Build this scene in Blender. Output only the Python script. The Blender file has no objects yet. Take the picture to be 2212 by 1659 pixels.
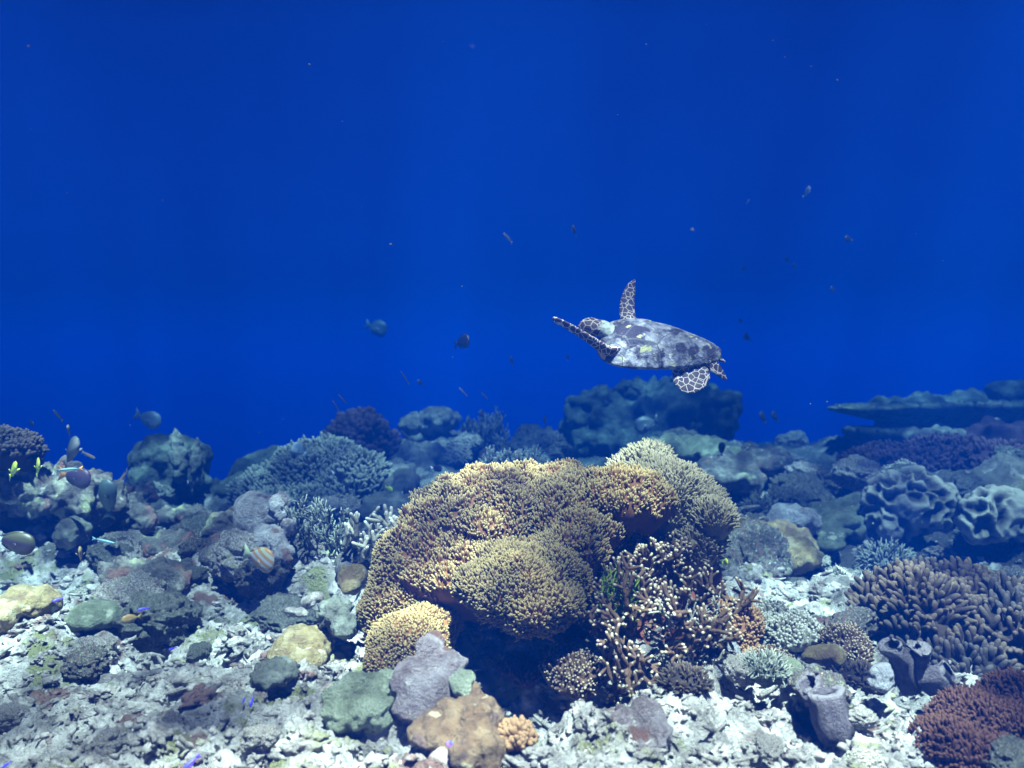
import bpy, math, random
import numpy as np
from mathutils import Vector, Matrix
R = math.radians
rng = np.random.default_rng(7)
random.seed(7)
S = bpy.context.scene
COL = S.collection

# ------------------------------------------------------------------ camera
CAMZ = 0.82                      # metres above the sand flat
F = 1915.0                       # focal length in pixels of a 2212 px wide frame
cam_d = bpy.data.cameras.new("camera")
cam = bpy.data.objects.new("camera", cam_d); COL.objects.link(cam)
cam.location = (0, 0, CAMZ); cam.rotation_euler = (R(90), 0, 0)
cam_d.sensor_width = 36; cam_d.lens = 36 * F / 2212
cam_d.clip_start = 0.05; cam_d.clip_end = 1500
cam_d.dof.use_dof = True; cam_d.dof.focus_distance = 2.9; cam_d.dof.aperture_fstop = 2.7
S.camera = cam

# ------------------------------------------------------------------ world, sun, exposure
SUN_EL, SUN_AZ = 67.0, 168.0       # sun high, over the camera's shoulder
world = bpy.data.worlds.new("World"); S.world = world; world.use_nodes = True
nt = world.node_tree; nt.nodes.clear()
sky = nt.nodes.new('ShaderNodeTexSky'); sky.sky_type = 'NISHITA'; sky.sun_disc = False
sky.sun_elevation = R(SUN_EL); sky.sun_rotation = R(SUN_AZ)
fil = nt.nodes.new('ShaderNodeMix'); fil.data_type = 'RGBA'; fil.blend_type = 'MULTIPLY'
fil.inputs[0].default_value = 1.0
fil.inputs[7].default_value = (0.003, 0.0108, 0.078, 1)      # metres of clear water overhead filter the skylight
bg = nt.nodes.new('ShaderNodeBackground'); bg.inputs[1].default_value = 0.10
wo = nt.nodes.new('ShaderNodeOutputWorld')
nt.links.new(sky.outputs[0], fil.inputs[6]); nt.links.new(fil.outputs[2], bg.inputs[0]); nt.links.new(bg.outputs[0], wo.inputs[0])
sl = bpy.data.lights.new("sun", 'SUN'); sl.energy = 5.0; sl.angle = R(0.5); sl.color = (1.0, 0.79, 0.64)
sun = bpy.data.objects.new("sun", sl); COL.objects.link(sun)
el, az = R(SUN_EL), R(SUN_AZ)
tow = Vector((math.sin(az) * math.cos(el), math.cos(az) * math.cos(el), math.sin(el)))
sun.rotation_euler = tow.to_track_quat('Z', 'Y').to_euler()
S.view_settings.view_transform = 'Standard'; S.view_settings.look = 'None'
S.view_settings.gamma = 1.0; S.view_settings.exposure = 4.1
S.view_settings.use_curve_mapping = False
S.cycles.max_bounces = 5; S.cycles.diffuse_bounces = 2; S.cycles.volume_bounces = 0
S.cycles.transparent_max_bounces = 6

# ------------------------------------------------------------------ helpers
def P(px, py, d):
    """world point seen at pixel (px,py) of the 2212x1659 frame, d metres ahead"""
    return np.array([(px - 1106) / F * d, d, CAMZ - (py - 829.5) / F * d])

def _h(ix, iy, iz):
    n = (ix * 374761393 + iy * 668265263 + iz * 2147483647 + 1013904223) & 0xffffffff
    n = ((n ^ (n >> 13)) * 1274126177) & 0xffffffff
    n = ((n ^ (n >> 16)) * 2246822519) & 0xffffffff
    return ((n ^ (n >> 15)) & 0xffffff) / float(0xffffff)

def vn(p):
    p = np.asarray(p, float); i = np.floor(p).astype(np.int64); f = p - i
    u = f * f * f * (f * (f * 6 - 15) + 10); r = 0
    for a in (0, 1):
        for b in (0, 1):
            for c in (0, 1):
                w = (u[:, 0] if a else 1 - u[:, 0]) * (u[:, 1] if b else 1 - u[:, 1]) * (u[:, 2] if c else 1 - u[:, 2])
                r = r + w * _h(i[:, 0] + a, i[:, 1] + b, i[:, 2] + c)
    return r * 2 - 1

def fbm(p, o=4, g=0.5):
    r = 0; a = 1.0; t = 0
    for k in range(o):
        r = r + a * vn(p * (2.03 ** k) + 17.3 * k); t += a; a *= g
    return r / t

def worley(p):
    """distance to nearest jittered cell point"""
    p = np.asarray(p, float); i = np.floor(p).astype(np.int64); best = np.full(len(p), 9.0)
    for a in (-1, 0, 1):
        for b in (-1, 0, 1):
            for c in (-1, 0, 1):
                j = i + np.array([a, b, c])
                q = np.stack([j[:, 0] + _h(j[:, 0], j[:, 1], j[:, 2]), j[:, 1] + _h(j[:, 0] + 91, j[:, 1], j[:, 2]),
                              j[:, 2] + _h(j[:, 0], j[:, 1] + 57, j[:, 2])], 1)
                best = np.minimum(best, ((q - p) ** 2).sum(1))
    return np.sqrt(best)

def make_mesh(name, V, faces, tip=None, smooth=True):
    me = bpy.data.meshes.new(name)
    if not isinstance(faces, (list, tuple)): faces = [faces]
    faces = [np.asarray(f, np.int32) for f in faces if len(f)]
    V = np.asarray(V, np.float32)
    me.vertices.add(len(V)); me.vertices.foreach_set('co', V.ravel())
    nl = sum(f.size for f in faces); npoly = sum(len(f) for f in faces)
    me.loops.add(nl); me.polygons.add(npoly)
    me.loops.foreach_set('vertex_index', np.concatenate([f.ravel() for f in faces]))
    st = []; o = 0
    for f in faces:
        st.append(o + np.arange(len(f)) * f.shape[1]); o += f.size
    me.polygons.foreach_set('loop_start', np.concatenate(st).astype(np.int32))
    me.update(calc_edges=True)
    if smooth: me.polygons.foreach_set('use_smooth', np.ones(npoly, bool))
    if tip is not None:
        at = me.attributes.new('tip', 'FLOAT', 'POINT'); at.data.foreach_set('value', np.asarray(tip, np.float32))
    return me

class MB:
    """collects vertices/faces of one mesh"""
    def __init__(s): s.v = []; s.t = []; s.q = []; s.tip = []; s.n = 0
    def add(s, V, tris=None, quads=None, tip=None):
        V = np.asarray(V, float)
        s.v.append(V); s.tip.append(np.zeros(len(V)) if tip is None else np.asarray(tip, float))
        if tris is not None and len(tris): s.t.append(np.asarray(tris) + s.n)
        if quads is not None and len(quads): s.q.append(np.asarray(quads) + s.n)
        s.n += len(V)
    def arrays(s):
        return (np.concatenate(s.v), [np.concatenate(a) for a in (s.t, s.q) if a], np.concatenate(s.tip))
    def build(s, name, mat, parent=None, smooth=True):
        V, f, t = s.arrays()
        return link(name, make_mesh(name, V, f, t, smooth), mat, parent)

def link(name, me, mat, parent=None):
    o = bpy.data.objects.new(name, me); COL.objects.link(o)
    if mat: me.materials.append(mat)
    if parent:
        o.parent = parent; o.matrix_parent_inverse = parent.matrix_world.inverted()
    return o

def tag(o, label=None, cat=None, group=None, kind=None):
    if label: o['label'] = label
    if cat: o['category'] = cat
    if group: o['group'] = group
    if kind: o['kind'] = kind
    return o

def empty(name, loc, label, cat, group=None):
    o = bpy.data.objects.new(name, None); COL.objects.link(o)
    o.location = loc; o.matrix_world = Matrix.Translation(Vector(loc)); o.empty_display_size = 0.05
    return tag(o, label, cat, group)

def center_origin(o, at):
    """move a mesh object's origin to `at` without moving its vertices in the world"""
    at = Vector(at); o.data.transform(Matrix.Translation(-at)); o.location = at
    return o

_ico = {}
def ico(n):
    if n in _ico: return _ico[n]
    t = (1 + 5 ** .5) / 2
    V = [(-1, t, 0), (1, t, 0), (-1, -t, 0), (1, -t, 0), (0, -1, t), (0, 1, t), (0, -1, -t), (0, 1, -t), (t, 0, -1), (t, 0, 1), (-t, 0, -1), (-t, 0, 1)]
    Fc = [(0, 11, 5), (0, 5, 1), (0, 1, 7), (0, 7, 10), (0, 10, 11), (1, 5, 9), (5, 11, 4), (11, 10, 2), (10, 7, 6), (7, 1, 8),
          (3, 9, 4), (3, 4, 2), (3, 2, 6), (3, 6, 8), (3, 8, 9), (4, 9, 5), (2, 4, 11), (6, 2, 10), (8, 6, 7), (9, 8, 1)]
    V = [np.array(v, float) / np.linalg.norm(v) for v in V]
    for _ in range(n):
        c = {}; NF = []
        def mid(a, b):
            k = (min(a, b), max(a, b))
            if k not in c:
                m = V[a] + V[b]; V.append(m / np.linalg.norm(m)); c[k] = len(V) - 1
            return c[k]
        for a, b, d in Fc:
            x, y, z = mid(a, b), mid(b, d), mid(d, a)
            NF += [(a, x, z), (b, y, x), (d, z, y), (x, y, z)]
        Fc = NF
    _ico[n] = (np.array(V), np.array(Fc)); return _ico[n]

def nrm(v):
    v = np.asarray(v, float); return v / (np.linalg.norm(v, axis=-1, keepdims=True) + 1e-12)

def frames(D):
    """two unit vectors perpendicular to each row of D"""
    up = np.where(np.abs(D[:, 2:3]) < 0.9, np.array([[0, 0, 1.0]]), np.array([[1.0, 0, 0]]))
    A = nrm(np.cross(up, D)); return A, np.cross(D, A)

def fingers(mb, base, D, L, Rd, k=6, prof=((0, 1.0), (.45, .95), (.8, .85), (.95, .5)), bend=0.15):
    """many small round-tipped fingers at once"""
    base = np.asarray(base, float); N = len(base)
    if N == 0: return
    D = nrm(D); A, B = frames(D); L = np.broadcast_to(L, N); Rd = np.broadcast_to(Rd, N)
    bd = nrm(rng.normal(size=(N, 3))) * bend
    ang = np.arange(k) / k * 2 * math.pi; rings = []; tips = []
    for (t, r) in prof:
        c = base + D * (L * t)[:, None] + bd * (L * t * t)[:, None]
        ring = c[:, None, :] + (A[:, None, :] * np.cos(ang)[None, :, None] + B[:, None, :] * np.sin(ang)[None, :, None]) * (Rd * r)[:, None, None]
        rings.append(ring); tips.append(np.full((N, k), t))
    m = len(prof)
    apex = (base + D * L[:, None] + bd * L[:, None])[:, None, :]
    V = np.concatenate(rings + [apex], 1); T = np.concatenate(tips + [np.ones((N, 1))], 1)
    q = []
    for j in range(m - 1):
        for a in range(k):
            b = (a + 1) % k; q.append((j * k + a, j * k + b, (j + 1) * k + b, (j + 1) * k + a))
    t = [((m - 1) * k + a, (m - 1) * k + (a + 1) % k, m * k) for a in range(k)]
    off = (np.arange(N) * (m * k + 1))[:, None, None]
    mb.add(V.reshape(-1, 3), (np.array(t)[None] + off).reshape(-1, 3), (np.array(q)[None] + off).reshape(-1, 4), T.ravel())

def tube(mb, pts, rad, k=8, t0=0.0, t1=1.0, cap=True):
    pts = np.asarray(pts, float); n = len(pts); rad = np.broadcast_to(rad, n).astype(float)
    D = nrm(np.gradient(pts, axis=0)); A, B = frames(D)
    for i in range(1, n):
        a = A[i - 1] - D[i] * np.dot(A[i - 1], D[i]); A[i] = a / np.linalg.norm(a); B[i] = np.cross(D[i], A[i])
    tt = np.linspace(t0, t1, n)
    if cap:
        e = pts[-1]; r = rad[-1]
        pts = np.vstack([pts, e + D[-1] * r * .55, e + D[-1] * r * .85]); rad = np.append(rad, [r * .8, r * .4])
        A = np.vstack([A, A[-1:], A[-1:]]); B = np.vstack([B, B[-1:], B[-1:]]); D = np.vstack([D, D[-1:], D[-1:]]); tt = np.append(tt, [t1, t1]); n += 2
    ang = np.arange(k) / k * 2 * math.pi
    V = pts[:, None] + (A[:, None] * np.cos(ang)[None, :, None] + B[:, None] * np.sin(ang)[None, :, None]) * rad[:, None, None]
    V = np.vstack([V.reshape(-1, 3), pts[-1] + D[-1] * rad[-1] * .3, pts[0]])
    q = [(j * k + a, j * k + (a + 1) % k, (j + 1) * k + (a + 1) % k, (j + 1) * k + a) for j in range(n - 1) for a in range(k)]
    t = [((n - 1) * k + a, (n - 1) * k + (a + 1) % k, n * k) for a in range(k)] + [((a + 1) % k, a, n * k + 1) for a in range(k)]
    mb.add(V, t, q, np.append(np.repeat(tt, k), [tt[-1], t0]))

# ------------------------------------------------------------------ materials
def mat(name, cols, scale=8.0, tip=None, tip_from=0.55, bump=0.6, bscale=60.0, rough=0.85, spec=0.2, detail=6, spots=None, vor=None, patch=None, turf=None):
    m = bpy.data.materials.new(name); m.use_nodes = True; n = m.node_tree; n.nodes.clear(); L = n.links.new
    out = n.nodes.new('ShaderNodeOutputMaterial'); b = n.nodes.new('ShaderNodeBsdfPrincipled'); L(b.outputs[0], out.inputs[0])
    b.inputs['Roughness'].default_value = rough; b.inputs['Specular IOR Level'].default_value = spec
    tc = n.nodes.new('ShaderNodeTexCoord')
    nz = n.nodes.new('ShaderNodeTexNoise'); nz.inputs['Scale'].default_value = scale; nz.inputs['Detail'].default_value = detail
    nz.inputs['Roughness'].default_value = 0.65; L(tc.outputs['Object'], nz.inputs[0])
    rp = n.nodes.new('ShaderNodeValToRGB'); L(nz.outputs[0], rp.inputs[0])
    e = rp.color_ramp.elements; k = len(cols)
    for i, c in enumerate(cols):
        pos = 0.32 + 0.36 * i / max(1, k - 1)
        el_ = e[i] if i < 2 else e.new(pos)
        el_.position = pos; el_.color = (*c, 1)
    col = rp.outputs[0]
    def mix(fac, a, c2, mode='MIX'):
        mx = n.nodes.new('ShaderNodeMix'); mx.data_type = 'RGBA'; mx.blend_type = mode
        if isinstance(fac, float): mx.inputs[0].default_value = fac
        else: L(fac, mx.inputs[0])
        L(a, mx.inputs[6])
        if isinstance(c2, tuple): mx.inputs[7].default_value = (*c2, 1)
        else: L(c2, mx.inputs[7])
        return mx.outputs[2]
    if spots:      # (colour, scale, threshold)
        for (c, sc, th) in spots:
            z = n.nodes.new('ShaderNodeTexNoise'); z.inputs['Scale'].default_value = sc; z.inputs['Detail'].default_value = 4
            ad = n.nodes.new('ShaderNodeVectorMath'); ad.operation = 'ADD'; ad.inputs[1].default_value = (sc, 3 * sc, 7.7); L(tc.outputs['Object'], ad.inputs[0]); L(ad.outputs[0], z.inputs[0])
            mr = n.nodes.new('ShaderNodeMapRange'); mr.inputs[1].default_value = th; mr.inputs[2].default_value = th + 0.06; L(z.outputs[0], mr.inputs[0])
            col = mix(mr.outputs[0], col, c)
    if vor:        # (scale, line colour, width): a network of lines round scales
        z = n.nodes.new('ShaderNodeTexVoronoi'); z.feature = 'DISTANCE_TO_EDGE'; z.inputs['Scale'].default_value = vor[0]; L(tc.outputs['Object'], z.inputs[0])
        mr = n.nodes.new('ShaderNodeMapRange'); mr.inputs[1].default_value = vor[2] * .5; mr.inputs[2].default_value = vor[2]; mr.inputs[3].default_value = 1; mr.inputs[4].default_value = 0
        L(z.outputs[0], mr.inputs[0]); col = mix(mr.outputs[0], col, vor[1])
    if tip:
        at = n.nodes.new('ShaderNodeAttribute'); at.attribute_name = 'tip'
        mr = n.nodes.new('ShaderNodeMapRange'); mr.inputs[1].default_value = tip_from; mr.inputs[2].default_value = 1.0; L(at.outputs['Fac'], mr.inputs[0])
        col = mix(mr.outputs[0], col, tip)
    if patch:      # broad natural colour variation of the living tissue
        z = n.nodes.new('ShaderNodeTexNoise'); z.inputs['Scale'].default_value = patch[1]; z.inputs['Detail'].default_value = 3; L(tc.outputs['Object'], z.inputs[0])
        mr = n.nodes.new('ShaderNodeMapRange'); mr.inputs[1].default_value = .42; mr.inputs[2].default_value = .60; L(z.outputs[0], mr.inputs[0]); col = mix(mr.outputs[0], col, mix(1.0, col, patch[0], 'MULTIPLY'))
    if turf:       # attribute-driven turf algae cover of the dead reef
        at = n.nodes.new('ShaderNodeAttribute'); at.attribute_name = 'tip'
        z = n.nodes.new('ShaderNodeTexNoise'); z.inputs['Scale'].default_value = 7; z.inputs['Detail'].default_value = 6; L(tc.outputs['Object'], z.inputs[0])
        rt = n.nodes.new('ShaderNodeValToRGB'); rt.color_ramp.elements[0].position = .35; rt.color_ramp.elements[0].color = (*turf[0], 1); rt.color_ramp.elements[1].position = .62; rt.color_ramp.elements[1].color = (*turf[1], 1); L(z.outputs[0], rt.inputs[0])
        ad = n.nodes.new('ShaderNodeMath'); ad.operation = 'ADD'; L(at.outputs['Fac'], ad.inputs[0]); L(z.outputs[0], ad.inputs[1])
        mr = n.nodes.new('ShaderNodeMapRange'); mr.inputs[1].default_value = .85; mr.inputs[2].default_value = 1.10; L(ad.outputs[0], mr.inputs[0]); col = mix(mr.outputs[0], col, rt.outputs[0])
    L(col, b.inputs['Base Color'])
    if bump:
        z = n.nodes.new('ShaderNodeTexNoise'); z.inputs['Scale'].default_value = bscale; z.inputs['Detail'].default_value = 5; z.inputs['Roughness'].default_value = .7; L(tc.outputs['Object'], z.inputs[0])
        bp = n.nodes.new('ShaderNodeBump'); bp.inputs['Strength'].default_value = bump; bp.inputs['Distance'].default_value = 0.04; L(z.outputs[0], bp.inputs['Height']); L(bp.outputs[0], b.inputs['Normal'])
    return m

M = {}
M['floor'] = mat('reef_floor', [(.13, .11, .10), (.50, .46, .43), (.84, .79, .74)], 16, bump=1.0, bscale=70, detail=9, spots=[((.20, .12, .10), 5.1, .60), ((.27, .27, .13), 4.3, .57), ((.07, .06, .06), 26, .63)], turf=((.035, .03, .028), (.13, .125, .105)))
M['rubble'] = mat('rubble', [(.12, .10, .10), (.40, .36, .33), (.82, .76, .71)], 16, bump=.8, bscale=120, spots=[((.26, .16, .14), 6.0, .60), ((.32, .31, .18), 5.0, .59)])
M['slope'] = mat('reef_slope', [(.07, .065, .055), (.17, .17, .145), (.32, .32, .28)], 10, bump=1.0, bscale=60)
M['rock'] = mat('reef_rock', [(.05, .04, .045), (.13, .12, .11), (.32, .30, .26)], 10, bump=.9, bscale=50, spots=[((.22, .12, .10), 6.0, .58), ((.34, .36, .22), 5.0, .60), ((.62, .60, .52), 11.0, .64)])
M['leather'] = mat('leather_coral', [(.075, .028, .013), (.15, .065, .024), (.20, .10, .035)], 5, tip=(.30, .225, .10), tip_from=.5, bump=.2, bscale=150, patch=((.46, .50, .55), 3.6))
M['leather_grey_shaded'] = mat('leather_coral_grey_shaded', [(.15, .12, .08), (.23, .19, .11), (.26, .22, .14)], 6, tip=(.20, .17, .11), tip_from=.4, bump=.2, bscale=150)  # tips darkened to put the back lobe's shade into its colour
M['leather_under'] = mat('leather_under', [(.10, .03, .022), (.22, .07, .045)], 10, bump=.3)  # red put into the colour to warm the shade in the hollow
M['branch'] = mat('branch_coral', [(.045, .025, .018), (.09, .052, .034), (.13, .08, .05)], 20, tip=(.36, .30, .21), tip_from=.86, bump=.3, bscale=150)
M['branch_grey'] = mat('branch_coral_grey', [(.14, .13, .11), (.27, .25, .2), (.35, .33, .27)], 20, tip=(.50, .48, .42), tip_from=.82, bump=.3, bscale=150)
M['bush'] = mat('bush_coral', [(.035, .035, .035), (.07, .075, .065), (.11, .115, .10)], 6, tip=(.24, .25, .21), tip_from=.3, bump=.2)
M['purple_bush'] = mat('purple_bush', [(.03, .016, .025), (.05, .028, .038), (.07, .04, .05)], 9, tip=(.095, .058, .07), tip_from=.4, bump=.3, spots=[((.60, .62, .58), 4.0, .66)])
M['lavender'] = mat('lavender_coral', [(.15, .10, .10), (.34, .28, .29), (.52, .46, .48)], 14, bump=1.0, bscale=130, spots=[((.24, .13, .11), 9, .57), ((.60, .54, .50), 22, .64)])
M['brown_dome'] = mat('brown_dome', [(.08, .042, .024), (.15, .09, .048), (.25, .17, .10)], 18, bump=.6, bscale=90, rough=.5, spec=.45, spots=[((.34, .29, .18), 20, .60), ((.10, .06, .05), 12, .62)])
M['yellow_dome'] = mat('yellow_dome', [(.14, .09, .04), (.28, .21, .10), (.42, .36, .22)], 16, bump=.8, bscale=110, spots=[((.18, .12, .07), 9, .58), ((.52, .50, .40), 20, .64)], rough=.6, spec=.35)
M['green_dome'] = mat('green_dome', [(.12, .13, .08), (.22, .25, .17), (.38, .42, .30)], 13, bump=1.0, bscale=140, spots=[((.16, .12, .08), 8, .60), ((.56, .58, .46), 18, .63)])
M['pale_dome'] = mat('pale_dome', [(.14, .13, .15), (.28, .28, .30), (.44, .44, .46)], 12, bump=.9, bscale=90, spots=[((.20, .14, .12), 9, .60)])
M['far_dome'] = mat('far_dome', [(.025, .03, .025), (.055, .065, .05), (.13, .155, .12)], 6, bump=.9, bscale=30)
M['pale_green'] = mat('pale_green_coral', [(.15, .16, .10), (.33, .37, .26), (.52, .56, .42)], 13, bump=1.0, bscale=140, spots=[((.16, .12, .08), 8, .62)])
M['white_rock'] = mat('white_rock', [(.18, .15, .16), (.40, .37, .38), (.62, .59, .60)], 14, bump=1.0, bscale=90, spots=[((.22, .13, .11), 9, .60)])
M['speck'] = mat('water_speck', [(.06, .06, .06), (.14, .14, .14)], 3, bump=0)
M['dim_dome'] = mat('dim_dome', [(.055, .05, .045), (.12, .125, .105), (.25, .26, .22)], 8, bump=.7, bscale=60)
M['sponge'] = mat('tube_sponge', [(.05, .04, .05), (.11, .09, .11), (.20, .17, .19)], 14, tip=(.27, .24, .26), tip_from=.8, bump=.9, bscale=120)
M['red_soft'] = mat('red_soft', [(.03, .012, .010), (.045, .018, .014), (.06, .024, .018)], 8, tip=(.085, .038, .026), tip_from=.4, bump=.2)
M['orange_soft'] = mat('orange_soft', [(.09, .04, .022), (.14, .065, .035), (.17, .09, .045)], 8, tip=(.27, .16, .085), tip_from=.3, bump=.2)
M['finger_brown'] = mat('finger_coral', [(.020, .012, .010), (.036, .023, .017), (.052, .035, .025)], 8, tip=(.11, .078, .055), tip_from=.45, bump=.3, patch=((.5, .6, .8), 3))
M['alga'] = mat('green_alga', [(.10, .16, .02), (.20, .30, .04)], 10, bump=.2)

# ------------------------------------------------------------------ unseen sheet added at water level: its painted transparency dapples the sun
def water_dapple_sheet():
    m = bpy.data.materials.new('water_dapple_sheet'); m.use_nodes = True; n = m.node_tree; n.nodes.clear(); L = n.links.new
    out = n.nodes.new('ShaderNodeOutputMaterial'); t = n.nodes.new('ShaderNodeBsdfTransparent'); L(t.outputs[0], out.inputs[0])
    tc = n.nodes.new('ShaderNodeTexCoord')
    nz = n.nodes.new('ShaderNodeTexNoise'); nz.inputs['Scale'].default_value = 1.1; nz.inputs['Detail'].default_value = 3; L(tc.outputs['Object'], nz.inputs[0])
    ad = n.nodes.new('ShaderNodeMix'); ad.data_type = 'RGBA'; ad.blend_type = 'ADD'; ad.inputs[0].default_value = .55; L(tc.outputs['Object'], ad.inputs[6]); L(nz.outputs[1], ad.inputs[7])
    v = n.nodes.new('ShaderNodeTexVoronoi'); v.feature = 'DISTANCE_TO_EDGE'; v.inputs['Scale'].default_value = 2.6; L(ad.outputs[2], v.inputs[0])
    r1 = n.nodes.new('ShaderNodeMapRange'); r1.inputs[1].default_value = 0; r1.inputs[2].default_value = .38; r1.inputs[3].default_value = 1.0; r1.inputs[4].default_value = .22; L(v.outputs[0], r1.inputs[0])
    z2 = n.nodes.new('ShaderNodeTexNoise'); z2.inputs['Scale'].default_value = 1.0; z2.inputs['Detail'].default_value = 2; mp = n.nodes.new('ShaderNodeVectorMath'); mp.operation = 'ADD'; mp.inputs[1].default_value = DAPPLE_SHIFT; L(tc.outputs['Object'], mp.inputs[0]); L(mp.outputs[0], z2.inputs[0])
    r2 = n.nodes.new('ShaderNodeMapRange'); r2.inputs[1].default_value = .42; r2.inputs[2].default_value = .64; r2.inputs[3].default_value = .26; r2.inputs[4].default_value = 1.0; L(z2.outputs[0], r2.inputs[0])
    mu = n.nodes.new('ShaderNodeMath'); mu.operation = 'MULTIPLY'; L(r1.outputs[0], mu.inputs[0]); L(r2.outputs[0], mu.inputs[1])
    # painted dapples over the near reef, fading to an even tone farther out
    sp = n.nodes.new('ShaderNodeSeparateXYZ'); L(tc.outputs['Object'], sp.inputs[0])
    fr = n.nodes.new('ShaderNodeMapRange'); fr.inputs[1].default_value = 11.5; fr.inputs[2].default_value = 15.0; L(sp.outputs[1], fr.inputs[0])
    fm_mul = n.nodes.new('ShaderNodeMath'); fm_mul.operation = 'MULTIPLY'; L(mu.outputs[0], fm_mul.inputs[0])
    fm = n.nodes.new('ShaderNodeMix'); fm.data_type = 'FLOAT'; L(fr.outputs[0], fm.inputs[0]); L(fm_mul.outputs[0], fm.inputs[2]); fm.inputs[3].default_value = .50
    # darker tone put into the sheet to dim the sun over the back reef
    sw = n.nodes.new('ShaderNodeMapRange'); sw.interpolation_type = 'SMOOTHSTEP'; sw.inputs[1].default_value = .2; sw.inputs[2].default_value = 1.7; sw.inputs[3].default_value = 1.0; sw.inputs[4].default_value = .42; L(sp.outputs[1], sw.inputs[0])
    L(sw.outputs[0], fm_mul.inputs[1])
    L(fm.outputs[0], t.inputs[0])
    N = 90; g = np.sinh(np.linspace(-1, 1, N) * 3.2) / math.sinh(3.2) * 600; X, Y = np.meshgrid(g, g + 20); p = np.stack([X.ravel(), Y.ravel(), np.zeros(N * N)], 1)
    p[:, 2] = WATER_Z + .08 * fbm(p * .5, 2); idx = np.arange(N * N).reshape(N, N)
    q = np.stack([idx[:-1, :-1], idx[:-1, 1:], idx[1:, 1:], idx[1:, :-1]], -1).reshape(-1, 4)
    o = link('water_dapple_sheet', make_mesh('water_dapple_sheet', p, q), m); tag(o, kind='structure'); return o
WATER_Z = 7.0; DAPPLE_SHIFT = (8.9, 6.4, 0.0)  # offset sets where the sheet's painted sun patches fall
water_dapple_sheet()

# ------------------------------------------------------------------ seabed
HILLS = []      # (x, y, rx, ry, h)
def hill(px, py, d, rx, ry, h):
    q = P(px, py, d); HILLS.append((q[0], d, rx, ry, h))
hill(110, 0, 4.2, .40, .35, .20)      # rise under the left outcrop
hill(370, 0, 6.2, .4, .4, .06)
hill(640, 0, 6.2, .6, .5, .10)
hill(790, 0, 7.4, .5, .6, .20)
hill(930, 0, 7.6, .7, .6, .28)
hill(1060, 0, 7.6, .5, .6, .20)
hill(1420, 0, 9.6, 1.0, .8, .25)
hill(1500, 0, 7.0, .6, .5, .22)
hill(1660, 0, 4.7, .35, .35, .16)
hill(1960, 0, 5.6, .7, .5, .22)
hill(2230, 0, 5.4, .6, .5, .24)
hill(1980, 0, 8.3, 1.6, .9, .36)
hill(2060, 0, 2.9, .50, .30, .02)
hill(1150, 0, 2.9, .50, .30, .12)
hill(1720, 0, 3.5, .45, .25, .07)
hill(520, 0, 3.9, .35, .25, .12)
hill(640, 0, 3.5, .3, .25, .06)
hill(330, 0, 3.6, .35, .3, .05)
hill(1560, 0, 2.25, .35, .2, .07)
hill(1130, 0, 2.28, .22, .10, -.10)     # hollow under the overhang
hill(1980, 0, 4.1, .7, .35, -.22)
hill(560, 0, 3.25, .18, .10, -.12)
hill(130, 0, 3.55, .2, .12, -.12)
hill(230, 0, 2.15, .10, .06, -.10)
hill(170, 0, 2.35, .12, .05, -.06)
hill(310, 0, 2.95, .06, .05, -.12)
hill(358, 0, 2.8, .04, .04, -.08)

def ground(x, y, fine=True):
    x = np.asarray(x, float); y = np.asarray(y, float)
    z = np.zeros_like(x)
    for (cx, cy, rx, ry, h) in HILLS:
        z += h * np.exp(-((x - cx) / rx) ** 2 - ((y - cy) / ry) ** 2)
    def ss(t): t = np.clip(t, 0, 1); return t * t * (3 - 2 * t)
    z -= ss((y - 10) / 30) * 3.0
    z -= 2.2 * ss((y - 6.9) / 3.5) * ss((-.10 - x / np.maximum(y, .5)) / .14)      # the reef drops off on the left
    p = np.stack([x, y, np.zeros_like(x)], 1)
    z += .07 * fbm(p * 1.7 + 5, 3)
    if fine:
        z += .085 * (.35 - np.abs(fbm(p * 2.9 + 3, 3)) * 2.2)
        z += .070 * (0.45 - worley(p * 4.6 + fbm(p * 4, 2)[:, None] * .7))
        z += .040 * (0.45 - worley(p * 12 + fbm(p * 9, 2)[:, None] * .9))
        z += .020 * (0.45 - worley(p * 33 + fbm(p * 20, 2)[:, None] * .9))
        z += .014 * fbm(p * 60, 3)
    return z

def gz(x, y): return float(ground(np.array([x]), np.array([y]), False)[0])

def warp(x, y):
    p = np.stack([x, y, np.full_like(x, 4.4)], 1); w = np.clip(y / 5, .5, 1.6)
    return x + w * (.030 * vn(p * 9) + .010 * vn(p * 27)), y + w * (.030 * vn(p * 9 + 40) + .010 * vn(p * 27 + 40))

def turf_at(x, y):
    """where the dead reef is overgrown: everywhere except the white rubble flat in front"""
    a = x / np.maximum(y, .3); n_ = .35 * fbm(np.stack([x, y, x * 0], 1) * 1.3, 3)
    t = np.clip((y - 3.1 + n_ * 2.2) / .9, 0, 1) * .62
    t = np.maximum(t, np.clip((a - .20) / .2, 0, 1) * np.clip((y - 1.9) / .5, 0, 1) * .50); return t + n_ * .4

na, nr = 960, 900
th = np.linspace(-R(52), R(52), na); rr = 1.0 * (70 / 1.0) ** (np.linspace(0, 1, nr) ** 1.25)
TH, RR = np.meshgrid(th, rr); gx = (RR * np.sin(TH)).ravel() ; gy = (RR * np.cos(TH)).ravel() - .35
gzv = ground(gx, gy); wx, wy = warp(gx, gy)
idx = np.arange(na * nr).reshape(nr, na)
q = np.stack([idx[:-1, :-1], idx[:-1, 1:], idx[1:, 1:], idx[1:, :-1]], -1).reshape(-1, 4)
sea = link('seabed', make_mesh('seabed', np.stack([wx, wy, gzv], 1), q, turf_at(wx, wy)), M['floor']); tag(sea, kind='structure')

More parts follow.
